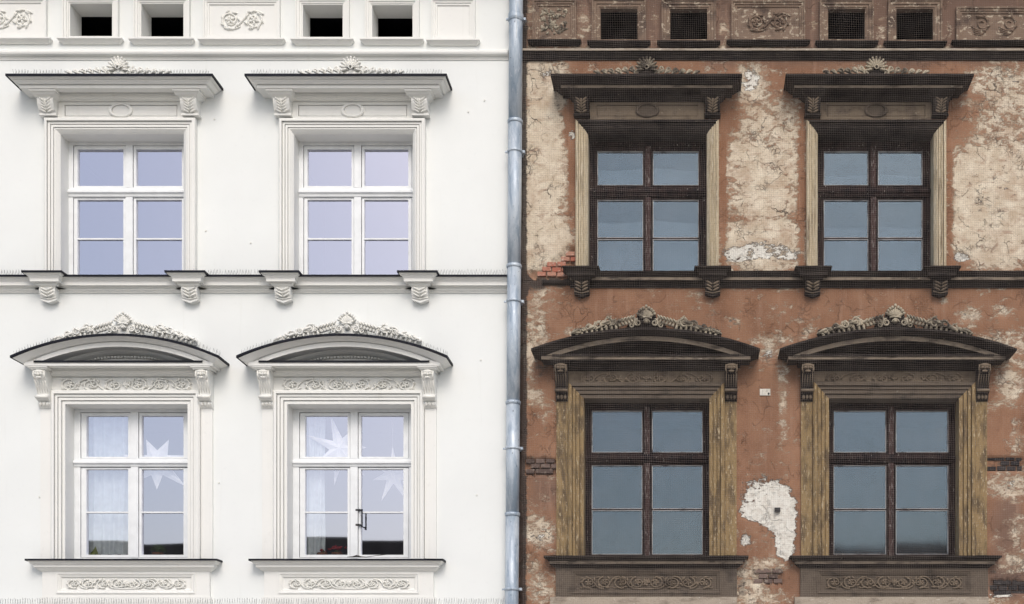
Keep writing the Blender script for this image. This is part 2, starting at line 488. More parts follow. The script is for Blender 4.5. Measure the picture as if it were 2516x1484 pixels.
def crest_sun(mb, bk, c, v, p, s=1.0):
    """half-flower palmette with low leaf sprays"""
    n = 11
    for i in range(n):
        a = math.pi + math.pi * (i / (n - 1)) * 1.12 - 0.19
        L = 20.5 * s
        mb.blob(c + math.cos(a) * L * .72, v + math.sin(a) * L * .78, p, L * .45, 3.0 * s, 5.0 * s, a, 8, 5)
        mb.blob(c + math.cos(a) * L * 1.05, v + math.sin(a) * L * 1.1, p + .012, 3.4 * s, 2.6 * s, 3.4 * s, a, 6, 4)
    for i in range(7):
        a = math.pi + math.pi * (i + .5) / 7
        mb.blob(c + math.cos(a) * 8 * s, v + math.sin(a) * 8 * s, p + .02, 5 * s, 2 * s, 4 * s, a, 6, 4)
    spiral(mb, c, v - 1, 4.2 * s, 0, 1.0, 1, p + .035, 1.4 * s, 1.0, 10, 1.0)
    bk.blob(c, v + 14 * s, p - .035, 22 * s, 24 * s, 7 * s)
    for sd in (-1, 1):
        spiral(mb, c + sd * 21 * s, v + 11 * s, 6 * s, -math.pi / 2, 1.2, sd, p + .015, 2.2 * s)
        for k in range(6):
            uu = c + sd * (24 + k * 15) * s
            hh = (21 - k * 2.2) * s
            curve(mb, ((uu, v + 14 * s), (uu + sd * 5 * s, v + 14 * s - hh * 1.5), (uu + sd * 14 * s, v + 10 * s - hh * .2)), p, 3.0 * s, 1.4 * s, 8)
            if k < 4: spiral(mb, uu + sd * 7 * s, v + 9 * s - hh * .2, 4.6 * s, 0, 1.2, sd, p + .012, 1.7 * s, .3, 12)
            mb.blob(uu + sd * 8 * s, v + 11 * s - hh * .25, p + .01, 7 * s, 2.4 * s, 4 * s, sd * -.5, 6, 4)
            bk.blob(uu + sd * 3 * s, v + 17 * s, p - .03, 10 * s, 7 * s, 5 * s, 0, 6, 4)

def crest_shell(mb, bk, c, arc, p, s=1.0):
    """shell between volutes with acanthus running down the arch; arc(u) is the height of the arch top"""
    t = arc(c)
    b = t - 33 * s
    for i in range(9):
        a = -math.pi / 2 + (i - 4) * 0.29
        L = (23 - abs(i - 4) * 0.5 + (3 if i == 4 else 0)) * s
        mb.blob(c + math.cos(a) * L * .58, b + math.sin(a) * L * .58, p + .01, L * .50, 3.3 * s, 5 * s, a, 8, 5)
        mb.blob(c + math.cos(a) * L * 1.02, b + math.sin(a) * L * 1.02, p + .03, 4.2 * s, 3.6 * s, 3.5 * s, a, 6, 4)
    curve(mb, ((c - 13 * s, b + 2 * s), (c, b - 3 * s), (c + 13 * s, b + 2 * s)), p + .035, 2.2 * s, 2.2 * s, 8)
    mb.blob(c, b + 9 * s, p + .02, 7 * s, 6.5 * s, 8 * s)
    curve(mb, ((c - 9 * s, b + 13 * s), (c, b - 3 * s), (c + 9 * s, b + 13 * s)), p + .05, 1.6 * s, 1.6 * s, 9)
    bk.blob(c, b + 20 * s, p - .04, 48 * s, 26 * s, 8 * s)
    bk.blob(c, b - 4 * s, p - .035, 24 * s, 22 * s, 6 * s)
    for sd in (-1, 1):
        spiral(mb, c + sd * 20 * s, b + 12 * s, 8.5 * s, -math.pi / 2, 1.5, sd, p + .02, 2.6 * s, .25)
        spiral(mb, c + sd * 35 * s, b + 17 * s, 6.5 * s, -math.pi / 2, 1.3, -sd, p + .01, 2.3 * s, .25)
        # large acanthus beside the shell
        for k in range(6):
            u0 = c + sd * (24 + k * 7.5) * s
            v0 = b - (4 - k * 2.1) * s
            curve(mb, ((u0, v0 + 14 * s), (u0 + sd * 9 * s, v0 - 9 * s), (u0 + sd * 17 * s, v0 + 9 * s)), p + .01 - k * .002, 4.0 * s, 1.6 * s, 9)
            mb.blob(u0 + sd * 6 * s, v0 + 2 * s, p + .02, 7.5 * s, 2.6 * s, 5 * s, sd * 1.0, 6, 4)
        # leaf scrolls along the arch
        for k in range(9):
            u0 = c + sd * (74 + k * 11.5) * s
            a0 = arc(u0) - 9 * s
            hh = (30 - k * 2.1) * s * (.82, 1.16, .95, 1.1, .8, 1.12, .9, 1.0, .85)[k]
            slope = (arc(u0 + 2) - arc(u0)) / 2 * sd
            curve(mb, ((u0 - sd * 4 * s, a0 + 2 * s), (u0 + sd * 2 * s, a0 - hh * 1.55), (u0 + sd * 13 * s, a0 - hh * .62 + 11 * slope)), p, 3.8 * s, 1.5 * s, 8)
            spiral(mb, u0 + sd * 5 * s, a0 - hh * .60, hh * (.36 if k % 2 else .19), k * 1.3, 1.3, sd if k % 2 else -sd, p + .018, (2.7 if k % 2 else 1.7) * s, .3, 16)
            if k % 3 == 1: mb.blob(u0 + sd * 11 * s, a0 - hh * .55, p + .012, 12 * s, 3.8 * s, 6 * s, sd * (.35 + slope * .4), 8, 5)
            for q in range(3):
                mb.blob(u0 + sd * random.uniform(-3, 9) * s, a0 - hh * random.uniform(.35, .95), p + random.uniform(0, .02), 5.5 * s, 2.0 * s, 4 * s, random.uniform(-1.2, 1.2), 6, 4)
            bk.blob(u0 + sd * 2 * s, a0 - 6 * s, p - .035, 11 * s, 13 * s, 5 * s, 0, 6, 4)

# ------------------------------------------------------------------ brackets
def leaf_front(mb, c, w, v0, v1, p0, p1):
    """acanthus leaf hugging a bracket front that falls back from p0 to p1"""
    for k in range(5):
        t = k / 4
        v = v0 + (v1 - v0) * (0.12 + .75 * t); p = p0 + (p1 - p0) * (0.12 + .75 * t)
        for sd in (-1, 1):
            mb.blob(c + sd * w * .23, v, p, w * .25, (v1 - v0) * .085, 5, sd * (-.7 + .25 * t), 6, 4)
    mb.tube([(c, v0 + 2, p0 + .005), (c, (v0 + v1) / 2, (p0 + p1) / 2 + .008), (c, v1 - 2, p1 + .005)], [2, 2.4, 1.2], 5)

def bracket_upper(c, w, v0, v1, par, mat, matleaf, off=0.0):
    mb = MB()
    h0 = w / 2 - 10
    mb.mitre(c, h0, [(.2351, v0 - 5.9), (.235, v0 - 6), (.235, v0 - 1.5), (.215, v0 - 1.5), (.20, v0 + 3), (.17, v0 + 6), (.155, v0 + 8), (.0, v0 + 8)], hf=lambda p: w / 2 + max(p - .155, 0) * S * .8 + .5)
    side = [(.155, v0 + 8), (.165, v0 + 14), (.155, v0 + 22), (.12, v0 + 34), (.09, v1 - 6), (.085, v1 - 3)]
    for sgn in (-1, 1):
        u = c + sgn * w / 2
        mb.f.append(tuple([mb.pt(u, v, p) for p, v in side] + [mb.pt(u, v1 - 3, -.02), mb.pt(u, v0 + 8, -.02)]))
    mb.loft([[(c - w / 2, v, p), (c + w / 2, v, p)] for p, v in side])
    mb.box(c - w / 2 - 1.5, c + w / 2 + 1.5, v1 - 3, v1 + 1, -.02, .10)
    o = mb.build('bracket', mat, par)
    lf = MB(); leaf_front(lf, c, w * .95, v0 + 9, v1 - 4, .172, .094)
    child(lf.build('acanthus_leaf', matleaf, None, True), par)
    return o

def bracket_string(c, w, v0, par, mat, matleaf, pc=0.24):
    mb = MB()
    mb.mitre(c, w / 2 - 8, [(0, v0 + .6), (pc, v0 + .6), (pc, v0 + 4), (pc - .03, v0 + 7), (pc - .045, v0 + 12), (pc - .05, v0 + 13), (pc - .05, v0 + 20), (pc - .09, v0 + 20), (pc - .10, v0 + 26), (pc - .125, v0 + 29), (0, v0 + 29)], hf=lambda p: w / 2 + max(p - .115, 0) * S * 1.0 + .5 if p > 0 else w / 2 + 28)
    side = [(.115, v0 + 29), (.12, v0 + 38), (.10, v0 + 47), (.075, v0 + 54)]
    for sgn in (-1, 1):
        u = c + sgn * w / 2
        mb.f.append(tuple([mb.pt(u, v, p) for p, v in side] + [mb.pt(u, v0 + 54, -.02), mb.pt(u, v0 + 29, -.02)]))
    mb.loft([[(c - w / 2, v, p), (c + w / 2, v, p)] for p, v in side])
    # pointed drop
    for p0, p1, v in ((-.02, .08, v0 + 54),):
        a = [(c - w / 2, v, p1), (c + w / 2, v, p1), (c + w / 2, v + 4, p1), (c, v + 11, p1), (c - w / 2, v + 4, p1)]
        b = [(x, y, p0) for x, y, _ in a]
        mb.f.append(tuple(mb.pt(*q) for q in a))
        mb.loft([a + [a[0]], b + [b[0]]])
    lf = MB()
    for k in range(3):
        for sd in (-1, 1):
            lf.blob(c + sd * w * .22, v0 + 34 + k * 7,     .124 - k * .012, w * .25, 2.9, 5, sd * -.5, 6, 4)
    lf.tube([(c - w * .5, v0 + 52, .085), (c, v0 + 57, .088), (c + w * .5, v0 + 52, .085)], 1.6, 5)
    o = mb.build('bracket', mat, par)
    child(lf.build('acanthus_leaf', matleaf, None, True), par)
    return o

def console(c, w, v0, v1, par, mat, matleaf):
    """tall S-shaped console with a mask on its upper scroll"""
    mb = MB()
    H = v1 - v0
    mb.mitre(c, w / 2 - 3, [(0, v0), (.25, v0), (.25, v0 + 2), (.235, v0 + 3), (.225, v0 + 6), (0, v0 + 6)], hf=lambda p: w / 2 + max(p - .2, 0) * S * .8 + .5 if p > 0 else w / 2 + 8)
    side = [(.20, v0 + 6), (.215, v0 + 12), (.215, v0 + H * .22), (.19, v0 + H * .30), (.15, v0 + H * .42), (.115, v0 + H * .55), (.095, v0 + H * .66),
            (.135, v0 + H * .70), (.14, v0 + H * .75), (.115, v0 + H * .80), (.07, v0 + H * .82), (.075, v0 + H * .90), (.05, v0 + H * .97), (.02, v1)]
    for sgn in (-1, 1):
        u = c + sgn * w / 2
        mb.f.append(tuple([mb.pt(u, v, p) for p, v in side] + [mb.pt(u, v1, -.02), mb.pt(u, v0 + 6, -.02)]))
    mb.loft([[(c - w / 2, v, p), (c + w / 2, v, p)] for p, v in side])
    o = mb.build('bracket', mat, par)
    lf = MB()
    # mask: brow, cheeks, nose, mane
    y = v0 + H * .16
    lf.blob(c, y - 4, .215, w * .42, 5, 5)
    lf.blob(c - w * .2, y + 2, .222, w * .17, 3.4, 4); lf.blob(c + w * .2, y + 2, .222, w * .17, 3.4, 4)
    lf.blob(c, y + 3, .228, 2.2, 5, 4); lf.blob(c, y + 10, .215, w * .24, 3, 3.5)
    for sd in (-1, 1):
        lf.tube([(c + sd * w * .42, y - 6, .21), (c + sd * w * .45, y + 6, .21), (c + sd * w * .36, y + 14, .19)], [2.2, 2.5, 1.2], 5)
        lf.tube([(c + sd * w * .40, v0 + H * .32, .185), (c + sd * w * .40, v0 + H * .48, .135), (c + sd * w * .40, v0 + H * .64, .10)], 1.2, 4)
    for k in (-1, 0, 1): lf.tube([(c + k * w * .2, v0 + H * .34, .175), (c + k * w * .2, v0 + H * .62, .104)], .9, 4)
    lf.tube([(c - w * .52, v0 + H * .74, .135), (c + w * .52, v0 + H * .74, .135)], 3.4, 7)
    for k in range(3):
        lf.blob(c + (k - 1) * w * .28, v0 + H * .89, .075, 3.6, 6, 4)
    lf.tube([(c - w * .4, v1 + 3, .02), (c + w * .4, v1 + 3, .02)], 1.2, 4)
    child(lf.build('mask_ornament', matleaf, None, True), par)
    return o

# ------------------------------------------------------------------ windows
def window(par, c, ohw, ghw, gap, vt, vb, g, style, room_mat='room_paint'):
    """g = (top, bottom) of upper glass, (top, bar, bottom) of lower glass. ohw = half opening, ghw = half glass span"""
    new = style == 'new'
    fm = 'white_paint' if new else 'old_wood'
    f = MB()
    fr = ohw - ghw
    ft = fr * .52
    P0, P1 = -.30, -.205
    f.box(c - ohw - 2, c - ohw + ft, vt - 2, vb + 2, P0, P1)
    f.box(c + ohw - ft, c + ohw + 2, vt - 2, vb + 2, P0, P1)
    f.box(c - ohw + ft, c + ohw - ft, vt - 2, vt + (g[0] - vt) * .5, P0, P1 - .002)
    f.box(c - ohw + ft, c + ohw - ft, g[4] + (vb - g[4]) * .5, vb + 2, P0, P1 - .002)
    win = f.build('window', fm, par)
    t = MB()
    tv0, tv1 = g[1] + 5, g[2] - 5
    m = (tv1 - tv0)
    pj = -.165 if new else -.16
    prof = [(-.30, tv0), (P1 + .006, tv0), (P1 + .006, tv0 + m * .25), (pj - .012, tv0 + m * .25), (pj, tv0 + m * .42), (pj, tv0 + m * .60), (pj - .02, tv0 + m * .68), (pj - .026, tv0 + m * .92), (P1 + .006, tv1), (-.30, tv1)]
    t.strip(c - ohw + .5, c + ohw - .5, prof)
    t.build('transom', fm, win)
    mu = MB()
    mw = gap * .55
    mm = 'white_paint' if new else 'old_wood_bare'
    mu.box(c - mw, c + mw, vt + (g[0] - vt) * .5, tv0, -.30, -.198)
    mu.box(c - mw, c + mw, tv1, g[4] + (vb - g[4]) * .5, -.30, -.198)
    if new:
        for v in (g[1] + 3, g[4] + 4): mu.box(c - mw * .9, c + mw * .3, v, v + 2, -.22, -.195)
    mu.build('mullion', mm, win)
    gm = 'glass_new' if new else 'glass_old'
    for sd in (-1, 1):
        ua, ub = (c - ghw, c - gap) if sd < 0 else (c + gap, c + ghw)
        oa, ob = (c - ohw + ft, c - mw) if sd < 0 else (c + mw, c + ohw - ft)
        for (ga, gb, oa_v, ob_v, bar) in ((g[0], g[1], vt + (g[0] - vt) * .5, tv0, None), (g[2], g[4], tv1, g[4] + (vb - g[4]) * .5, g[3])):
            s = MB()
            ps = -.214
            for (x0, x1, y0, y1) in ((oa + 1.5, ua, oa_v + 1.5, ob_v - 1.2), (ub, ob - 1.5, oa_v + 1.5, ob_v - 1.2), (ua, ub, oa_v + 1.5, ga), (ua, ub, gb, ob_v - 1.2)):
                s.box(x0, x1, y0, y1, -.28, ps if x1 - x0 < 60 else ps - .001)
            sash = s.build('sash', fm, win)
            panes = [(ga, gb)] if bar is None else [(ga, bar - 1.6), (bar + 1.6, gb)]
            for (y0, y1) in panes:
                q = MB(); tl = .0006 if new else .0012
                ja, jb = random.uniform(-tl, tl), random.uniform(-tl, tl)
                q.quad((ua - 1, y0 - 1, -.246 + ja + jb), (ub + 1, y0 - 1, -.246 - ja + jb), (ub + 1, y1 + 1, -.246 - ja - jb), (ua - 1, y1 + 1, -.246 + ja - jb))
                q.build('pane', gm, win, normals=False)
                if not new:
                    pb_ = MB(); e = 1.5
                    for (a0, a1, b0, b1) in ((ua, ua + e, y0, y1), (ub - e, ub, y0, y1), (ua + e, ub - e, y0, y0 + e), (ua + e, ub - e, y1 - e, y1)):
                        pb_.box(a0, a1, b0, b1, -.256, -.222)
                    pb_.build('putty_bead', 'old_putty', win)
            if bar is not None:
                br = MB(); br.box(ua, ub, bar - 1.8, bar + 1.8, -.262, -.222)
                br.build('glazing_bar', fm, win)
    # room behind
    r = MB()
    u0, u1, v0, v1, pa, pb = c - ohw - 60, c + ohw + 60, vt - 40, vb + 6, -.31, -2.4
    r.quad((u0, v0, pb), (u1, v0, pb), (u1, v1, pb), (u0, v1, pb))
    r.quad((u0, v0, pa), (u0, v0, pb), (u0, v1, pb), (u0, v1, pa))
    r.quad((u1, v0, pa), (u1, v0, pb), (u1, v1, pb), (u1, v1, pa))
    r.quad((u0, v0, pa), (u1, v0, pa), (u1, v0, pb), (u0, v0, pb))
    r.quad((u0, v1, pa), (u1, v1, pa), (u1, v1, pb), (u0, v1, pb))
    for (a, b, y0, y1) in ((u0, c - ohw, v0, v1), (c + ohw, u1, v0, v1), (c - ohw, c + ohw, v0, vt), (c - ohw, c + ohw, vb + 1, v1)):
        r.quad((a, y0, pa), (b, y0, pa), (b, y1, pa), (a, y1, pa))
    r.build('room', room_mat, win, normals=False)
    return win

def surround(par, c, hw, vt, vb, prof, mat_l, mat_j, jamb_to=None):
    """moulded frame round an opening: a lintel and two jambs, mitred; prof = (outward, p)"""
    l = MB()
    l.loft([[(c - hw - o, vt - o, p), (c + hw + o, vt - o, p)] for o, p in prof])
    lint = l.build('window_surround', mat_l, par)
    for sd in (-1, 1):
        j = MB()
        j.loft([[(c + sd * (hw + o), vt - o, p), (c + sd * (hw + o), vb, p)] for o, p in prof])
        j.build('jamb', mat_j, lint)
    return lint

PROF_UP = [(0, -.24), (0, .0), (4, .022), (9, .045), (11.6, .045), (11.6, .022), (13, .022), (13, .055), (18.4, .055), (18.4, .032), (19.8, .032), (19.8, .064), (25, .064), (25, .042), (26.4, .042), (26.4, .088), (31, .088), (34, .074), (34, -.02)]
PROF_LO = [(0, -.24), (0, .030), (7, .030), (7, .008), (8.6, .008), (8.6, .046), (15, .046), (15, .022), (16.6, .022), (16.6, .058), (22, .058), (22, .034), (23.6, .034), (23.6, .080), (29, .080), (32, .062), (32, -.02)]

def upper_bay(par, c, k, st):
    """window with a flat hood on brackets; k scales widths"""
    new = st == 'new'
    d = dict(ohw=151 if new else 146, ghw=(130 if new else 126), gap=15.7 if new else 12)
    ohw, ghw, gap = d['ohw'] * k, d['ghw'] * k, d['gap']
    vt, vb = 330, 690
    g = (347, 439, 473, 570, 677) if new else (352, 437, 473, 569, 668)
    win = window(par, c, ohw, ghw, gap, vt, vb, g, st)
    trim, orn = ('white_trim', 'white_ornament') if new else ('soot_stone', 'frieze_stone')
    prof = [(o * k, p) for o, p in (PROF_UP if new else [(o * .86, p) for o, p in PROF_UP])]
    surround(par, c, ohw, vt, vb - 3, prof, trim, 'white_trim' if new else 'tan_jamb')
    # hood
    h0 = (176 if new else 157) * k
    h = MB()
    h.mitre(c, h0, [(0, 222), (.345, 222), (.335, 224), (.328, 225.4), (.306, 225.6), (.308, 226.6), (.314, 227), (.292, 230), (.276, 233), (.23, 233.3), (.23, 234.6)])
    h.mitre(c, h0, [(.252, 241), (.14, 241), (.14, 238.5), (.115, 238.5), (.115, 244), (.09, 244.2), (.095, 245.2), (.085, 249), (.06, 250.5), (.05, 251), (.05, 253), (.03, 253), (.03, 255), (.0, 255)])
    hood = h.build('hood', trim, par)
    fl = MB(); fl.mitre(c, h0, [(.23, 234.6), (.252, 234.6), (.252, 241)])
    fl.build('fillet', 'white_trim' if new else 'soot_fillet', hood)
    f = MB(); f.mitre(c, h0, [(-.01, 213.5), (.352, 217.2), (.364, 217.6), (.364, 223.0), (.345, 222.6)])
    f.build('flashing', 'flashing' if new else 'soot_stone', hood)
    bd = (174 if new else 160) * k
    for sd in (-1, 1):
        bracket_upper(c + sd * bd, 39 if new else 36, 247, 291, hood, trim, orn)
    # frieze with sunk panel and oval
    fz = MB()
    a, b = bd - 20, (138 if new else 124) * k
    y0, y1 = 255, 297
    pv0, pv1 = 261, 289
    P = .035
    fz.quad((c - a, y0, P), (c + a, y0, P), (c + a, pv0, P), (c - a, pv0, P))
    fz.quad((c - a, pv1, P), (c + a, pv1, P), (c + a, y1, P), (c - a, y1, P))
    fz.quad((c - a, pv0, P), (c - b, pv0, P), (c - b, pv1, P), (c - a, pv1, P))
    fz.quad((c + b, pv0, P), (c + a, pv0, P), (c + a, pv1, P), (c + b, pv1, P))
    rows = [[(c - b + o, pv0 + o, p), (c + b - o, pv0 + o, p), (c + b - o, pv1 - o, p), (c - b + o, pv1 - o, p)] for o, p in ((0, P), (0, P - .032), (1.7, P - .032), (1.7, P - .006))]
    fz.loft(rows, closed=True)
    q = rows[-1]; fz.f.append(tuple(fz.pt(*x) for x in q))
    fz.build('frieze_panel', 'white_trim' if new else 'frieze_stone', hood)
    ov = MB()
    n = 36
    prof = [(30.5, 18.4, .0), (29.5, 17.5, .0), (29.5, 17.5, .048), (27, 15.8, .056), (23, 14.8, .056), (21.6, 13.9, .050), (21.6, 13.9, .008), (20.0, 12.6, .008), (20.0, 12.6, .034), (0.1, 0.1, .036)]
    ov.loft([[(c + ru * k * math.cos(2 * math.pi * i / n), 275 + rv * math.sin(2 * math.pi * i / n), p) for i in range(n)] for ru, rv, p in prof], closed=True)
    ov.build('medallion', 'white_trim' if new else 'grey_stone', hood)
    cr, bk = MB(), MB(); crest_sun(cr, bk, c - 1, 178, .09, 1.15)
    cr.build('crest', 'white_ornament' if new else 'crest_stone', hood, True)
    bk.build('crest_backing', 'white_trim' if new else 'soot_stone', hood, True)
    return win

def lower_bay(par, c, k, st):
    """window under an arched pediment on mask consoles, with a carved apron"""
    new = st == 'new'
    if new:
        ohw, ghw, gap, vt, vb = 150 * k, 121 * k, 16.7, 994, 1372
        g = (1011, 1113, 1144, 1251, 1357)
        tip, rise, ledge, base, af = 895, 53, 903, 929, 968
        hw_c, cd, aw, pw, sw = 250, 197, 205, 30, 231
        sill = 1379
    else:
        ohw, ghw, gap, vt, vb = 154 * k, 138 * k, 12, 980, 1368
        g = (998, 1102, 1134, 1244, 1356)
        tip, rise, ledge, base, af = 878, 50, 888, 914, 951
        hw_c, cd, aw, pw, sw = 274, 207, 222, 30, 246
        sill = 1371
    win = window(par, c, ohw, ghw, gap, vt, vb, g, st)
    trim, orn = ('white_trim', 'white_ornament') if new else ('soot_stone', 'frieze_stone')
    kk = (cd * k - 15 - ohw) / 32.0
    prof = [(o * kk, p) for o, p in PROF_LO]
    surround(par, c, ohw, vt, sill - 3, prof, 'white_trim' if new else 'grey_stone', 'white_trim' if new else 'ochre_jamb')
    ped = MB()
    H0 = hw_c * k - 72
    N = 32
    top = tip - rise
    # circle arc through the tips
    def arcn(t):
        s0 = rise; half = hw_c * k
        rad = (half * half + s0 * s0) / (2 * s0)
        return top + rad - math.sqrt(max(rad * rad - (t * half) ** 2, 0))
    def arcu(u): return arcn(max(-1, min(1, (u - c) / (hw_c * k))))
    def arc_rows(prof, lim):
        rows = []
        for p, dv in prof:
            h = H0 + p * S
            r = [(c - h, min(arcn(1) + dv, lim), -.02)]
            for i in range(N + 1):
                t = -1 + 2 * i / N
                r.append((c + t * h, min(arcn(t) + dv, lim), p))
            r.append((c + h, min(arcn(1) + dv, lim), -.02))
            rows.append(r)
        return rows
    lim = ledge + 7
    ped.loft(arc_rows([(.345, 4), (.33, 5.4), (.295, 8), (.266, 11.0), (.225, 11.4), (.225, 13)], lim))
    ped.loft(arc_rows([(.248, 24), (.13, 24), (.125, 27), (.11, 30), (.08, 33), (.05, 34), (.0, 35)], lim))
    # horizontal cornice under the arch
    ped.mitre(c, H0, [(0, ledge), (.256, ledge), (.256, ledge + 1.5)])
    ped.mitre(c, H0, [(.254, ledge + 9.5), (.14, ledge + 9.5), (.14, ledge + 7), (.115, ledge + 7), (.115, ledge + 12), (.09, ledge + 12.3), (.095, ledge + 13.5), (.085, ledge + 18), (.06, ledge + 20), (.05, ledge + 20.5), (.05, base - 2.5), (.03, base - 2.5), (.03, base), (0, base)])
    pd = ped.build('pediment', trim, par)
    fl = MB()
    fl.loft(arc_rows([(.225, 13), (.248, 13), (.248, 24)], lim))
    fl.mitre(c, H0, [(.256, ledge + 1.5), (.254, ledge + 1.5), (.254, ledge + 9.5)])
    fl.build('fillet', 'white_trim' if new else 'soot_fillet', pd)
    fs = MB()
    fs.loft(arc_rows([(-.01, -6), (.352, -1.2), (.364, -.8), (.364, 4.6), (.345, 4.4)], 9999))
    fs.build('flashing', 'flashing' if new else 'soot_stone', pd)
    lf = MB()
    lw = 204 * k if new else 226 * k
    lf.loft([[(c - lw, v, p), (c + lw, v, p)] for p, v in ((.03, ledge - 6), (.262, ledge - 2.6), (.270, ledge - 2.2), (.270, ledge + 2.2), (.257, ledge + 2.0))])
    lf.build('ledge_flashing', 'flashing' if new else 'soot_stone', pd)
    # tympanum with a dentil band
    ty = MB()
    rows = []
    for i in range(N + 1):
        t = -1 + 2 * i / N
        u = c + t * hw_c * .9 * k
        rows.append([(u, min(arcu(u) + 22, ledge + 2), .03), (u, ledge + 2, .03)])
    ty.loft(rows)
    ty.build('tympanum', trim, pd)
    de = MB()
    for i in range(27):
        u = c + (i - 13) * 8.2 * k
        y = arcu(u) + 35.5
        if y < ledge - 3:
            de.box(u - 2.6, u + 2.6, y, min(y + 4.5, ledge + 1), .0, .065)
    if de.v: de.build('dentil_band', trim, pd)
    for sd in (-1, 1):
        console(c + sd * cd * k, pw, ledge + 10.5, af + 38, pd, trim if new else 'soot_stone', orn)
    # frieze
    fz = MB()
    fz.box(c - cd * k + pw / 2 - 1, c + cd * k - pw / 2 + 1, base - 1, af + 4, -.02, .030)
    fz.build('frieze_panel', 'white_trim' if new else 'frieze_stone', pd)
    so = MB(); scroll_frieze(so, c, 166 * k if new else 172 * k, base + 3, af - 4, 3, .034, 1.9)
    so.build('scroll_ornament', orn if new else 'frieze_stone', pd, True)
    # flat pilaster strips below the consoles
    for sd in (-1, 1):
        ps = MB(); cu = c + sd * cd * k
        ps.box(cu - pw / 2 + 1, cu + pw / 2 - 1, af + 30, sill - 2, -.02, .028)
        ps.build('pilaster_strip', 'white_trim' if new else 'ochre_jamb', pd)
    cr, bk = MB(), MB(); crest_shell(cr, bk, c, lambda u: arcu(u) - 6, .10, 1.0 * k if new else 1.03 * k)
    cr.build('crest', 'white_ornament' if new else 'crest_stone', pd, True)
    bk.build('crest_backing', 'white_trim' if new else 'soot_stone', pd, True)
    # sill and apron
    si = MB()
    s0 = sw * k - 34
    si.mitre(c, s0, [(-.02, sill + 2), (.165, sill + 2), (.155, sill + 4), (.14, sill + 9), (.12, sill + 9.6)])
    si.mitre(c, s0, [(.118, sill + 17), (.10, sill + 17), (.09, sill + 20), (.065, sill + 24), (.045, sill + 26), (0, sill + 26)])
    sl = si.build('sill', trim, par)
    f2 = MB(); f2.mitre(c, s0, [(.12, sill + 9.6), (.118, sill + 9.6), (.118, sill + 17)])
    f2.build('fillet', 'white_trim' if new else 'soot_fillet', sl)
    f3 = MB(); f3.mitre(c, s0, [(-.21, sill - 8), (.17, sill - 2), (.184, sill - 1.6), (.184, sill + 3.0), (.165, sill + 2.6)], back=-.02)
    f3.v = f3.v[:]
    f3.build('flashing', 'flashing' if new else 'soot_stone', sl)
    ap = MB()
    a = aw * k; y0, y1 = sill + 24, 1467
    b0, b1 = sill + (29 if new else 31), 1459
    bw = (170 if new else 183) * k
    P = .045
    for (xa, xb, ya, yb) in ((c - a, c + a, y0, b0), (c - a, c + a, b1, y1), (c - a, c - bw, b0, b1), (c + bw, c + a, b0, b1)):
        ap.quad((xa, ya, P), (xb, ya, P), (xb, yb, P), (xa, yb, P))
    rows = [[(c - bw + o, b0 + o, p), (c + bw - o, b0 + o, p), (c + bw - o, b1 - o, p), (c - bw + o, b1 - o, p)] for o, p in ((0, P), (0, P + .012), (3, P + .012), (5, P), (7, P), (7, P - .008), (10, P - .008), (10, P - .020), (13, P - .026))]
    ap.loft(rows, closed=True)
    ap.f.append(tuple(ap.pt(*x) for x in rows[-1]))
    for sgn in (-1, 1):
        ap.quad((c + sgn * a, y0, P), (c + sgn * a, y1, P), (c + sgn * a, y1, -.02), (c + sgn * a, y0, -.02))
    ap.quad((c - a, y1, P), (c + a, y1, P), (c + a, y1, -.02), (c - a, y1, -.02))
    ap.build('apron', 'white_trim' if new else 'grey_stone', sl)
    so = MB(); scroll_frieze(so, c, (148 if new else 164) * k, b0 + 14, b1 - 12, 4, P - .020, 1.6)
    so.build('scroll_ornament', 'white_ornament' if new else 'frieze_stone', sl, True)
    return win

# ------------------------------------------------------------------ attic row
def attic_opening(par, u0, u1, v0, v1, st, o=17):
    new = st == 'new'
    f = MB()
    dp = -.28 if new else -.07
    prof = [(0, dp), (0, .02), (3, .02), (3, .03), (o * .4, .03), (o * .45, .042), (o * .75, .042), (o * .8, .055), (o, .055), (o, -.02)]
    rows = [[(u0 - q, v0 - q, p), (u1 + q, v0 - q, p), (u1 + q, v1 + min(q, 8), p), (u0 - q, v1 + min(q, 8), p)] for q, p in prof]
    f.loft(rows, closed=True)
    a = f.build('attic_opening', 'white_trim' if new else 'attic_stone', par)
    l = MB()
    cc, h0 = (u0 + u1) / 2, (u1 - u0) / 2 + o - 4
    l.mitre(cc, h0, [(-.02, v1 + 8), (.075, v1 + 8), (.075, v1 + 11), (.055, v1 + 14), (.03, v1 + 19), (-.02, v1 + 19)])
    l.build('ledge', 'white_trim' if new else 'soot_stone', a)
    r = MB()
    pb = -1.2
    x0, x1, y0, y1 = u0 - 30, u1 + 30, v0 - 30, v1 + 6
    r.quad((x0, y0, pb), (x1, y0, pb), (x1, y1, pb), (x0, y1, pb))
    for q in (((x0, y0), (x1, y0)), ((x1, y0), (x1, y1)), ((x1, y1), (x0, y1)), ((x0, y1), (x0, y0))):
        r.quad((*q[0], dp), (*q[1], dp), (*q[1], pb), (*q[0], pb))
    for (xa, xb, ya, yb) in ((x0, u0, y0, y1), (u1, x1, y0, y1), (u0, u1, y0, v0), (u0, u1, v1, y1)):
        r.quad((xa, ya, dp), (xb, ya, dp), (xb, yb, dp), (xa, yb, dp))
    r.build('attic_room', 'void', a, normals=False)
    return a

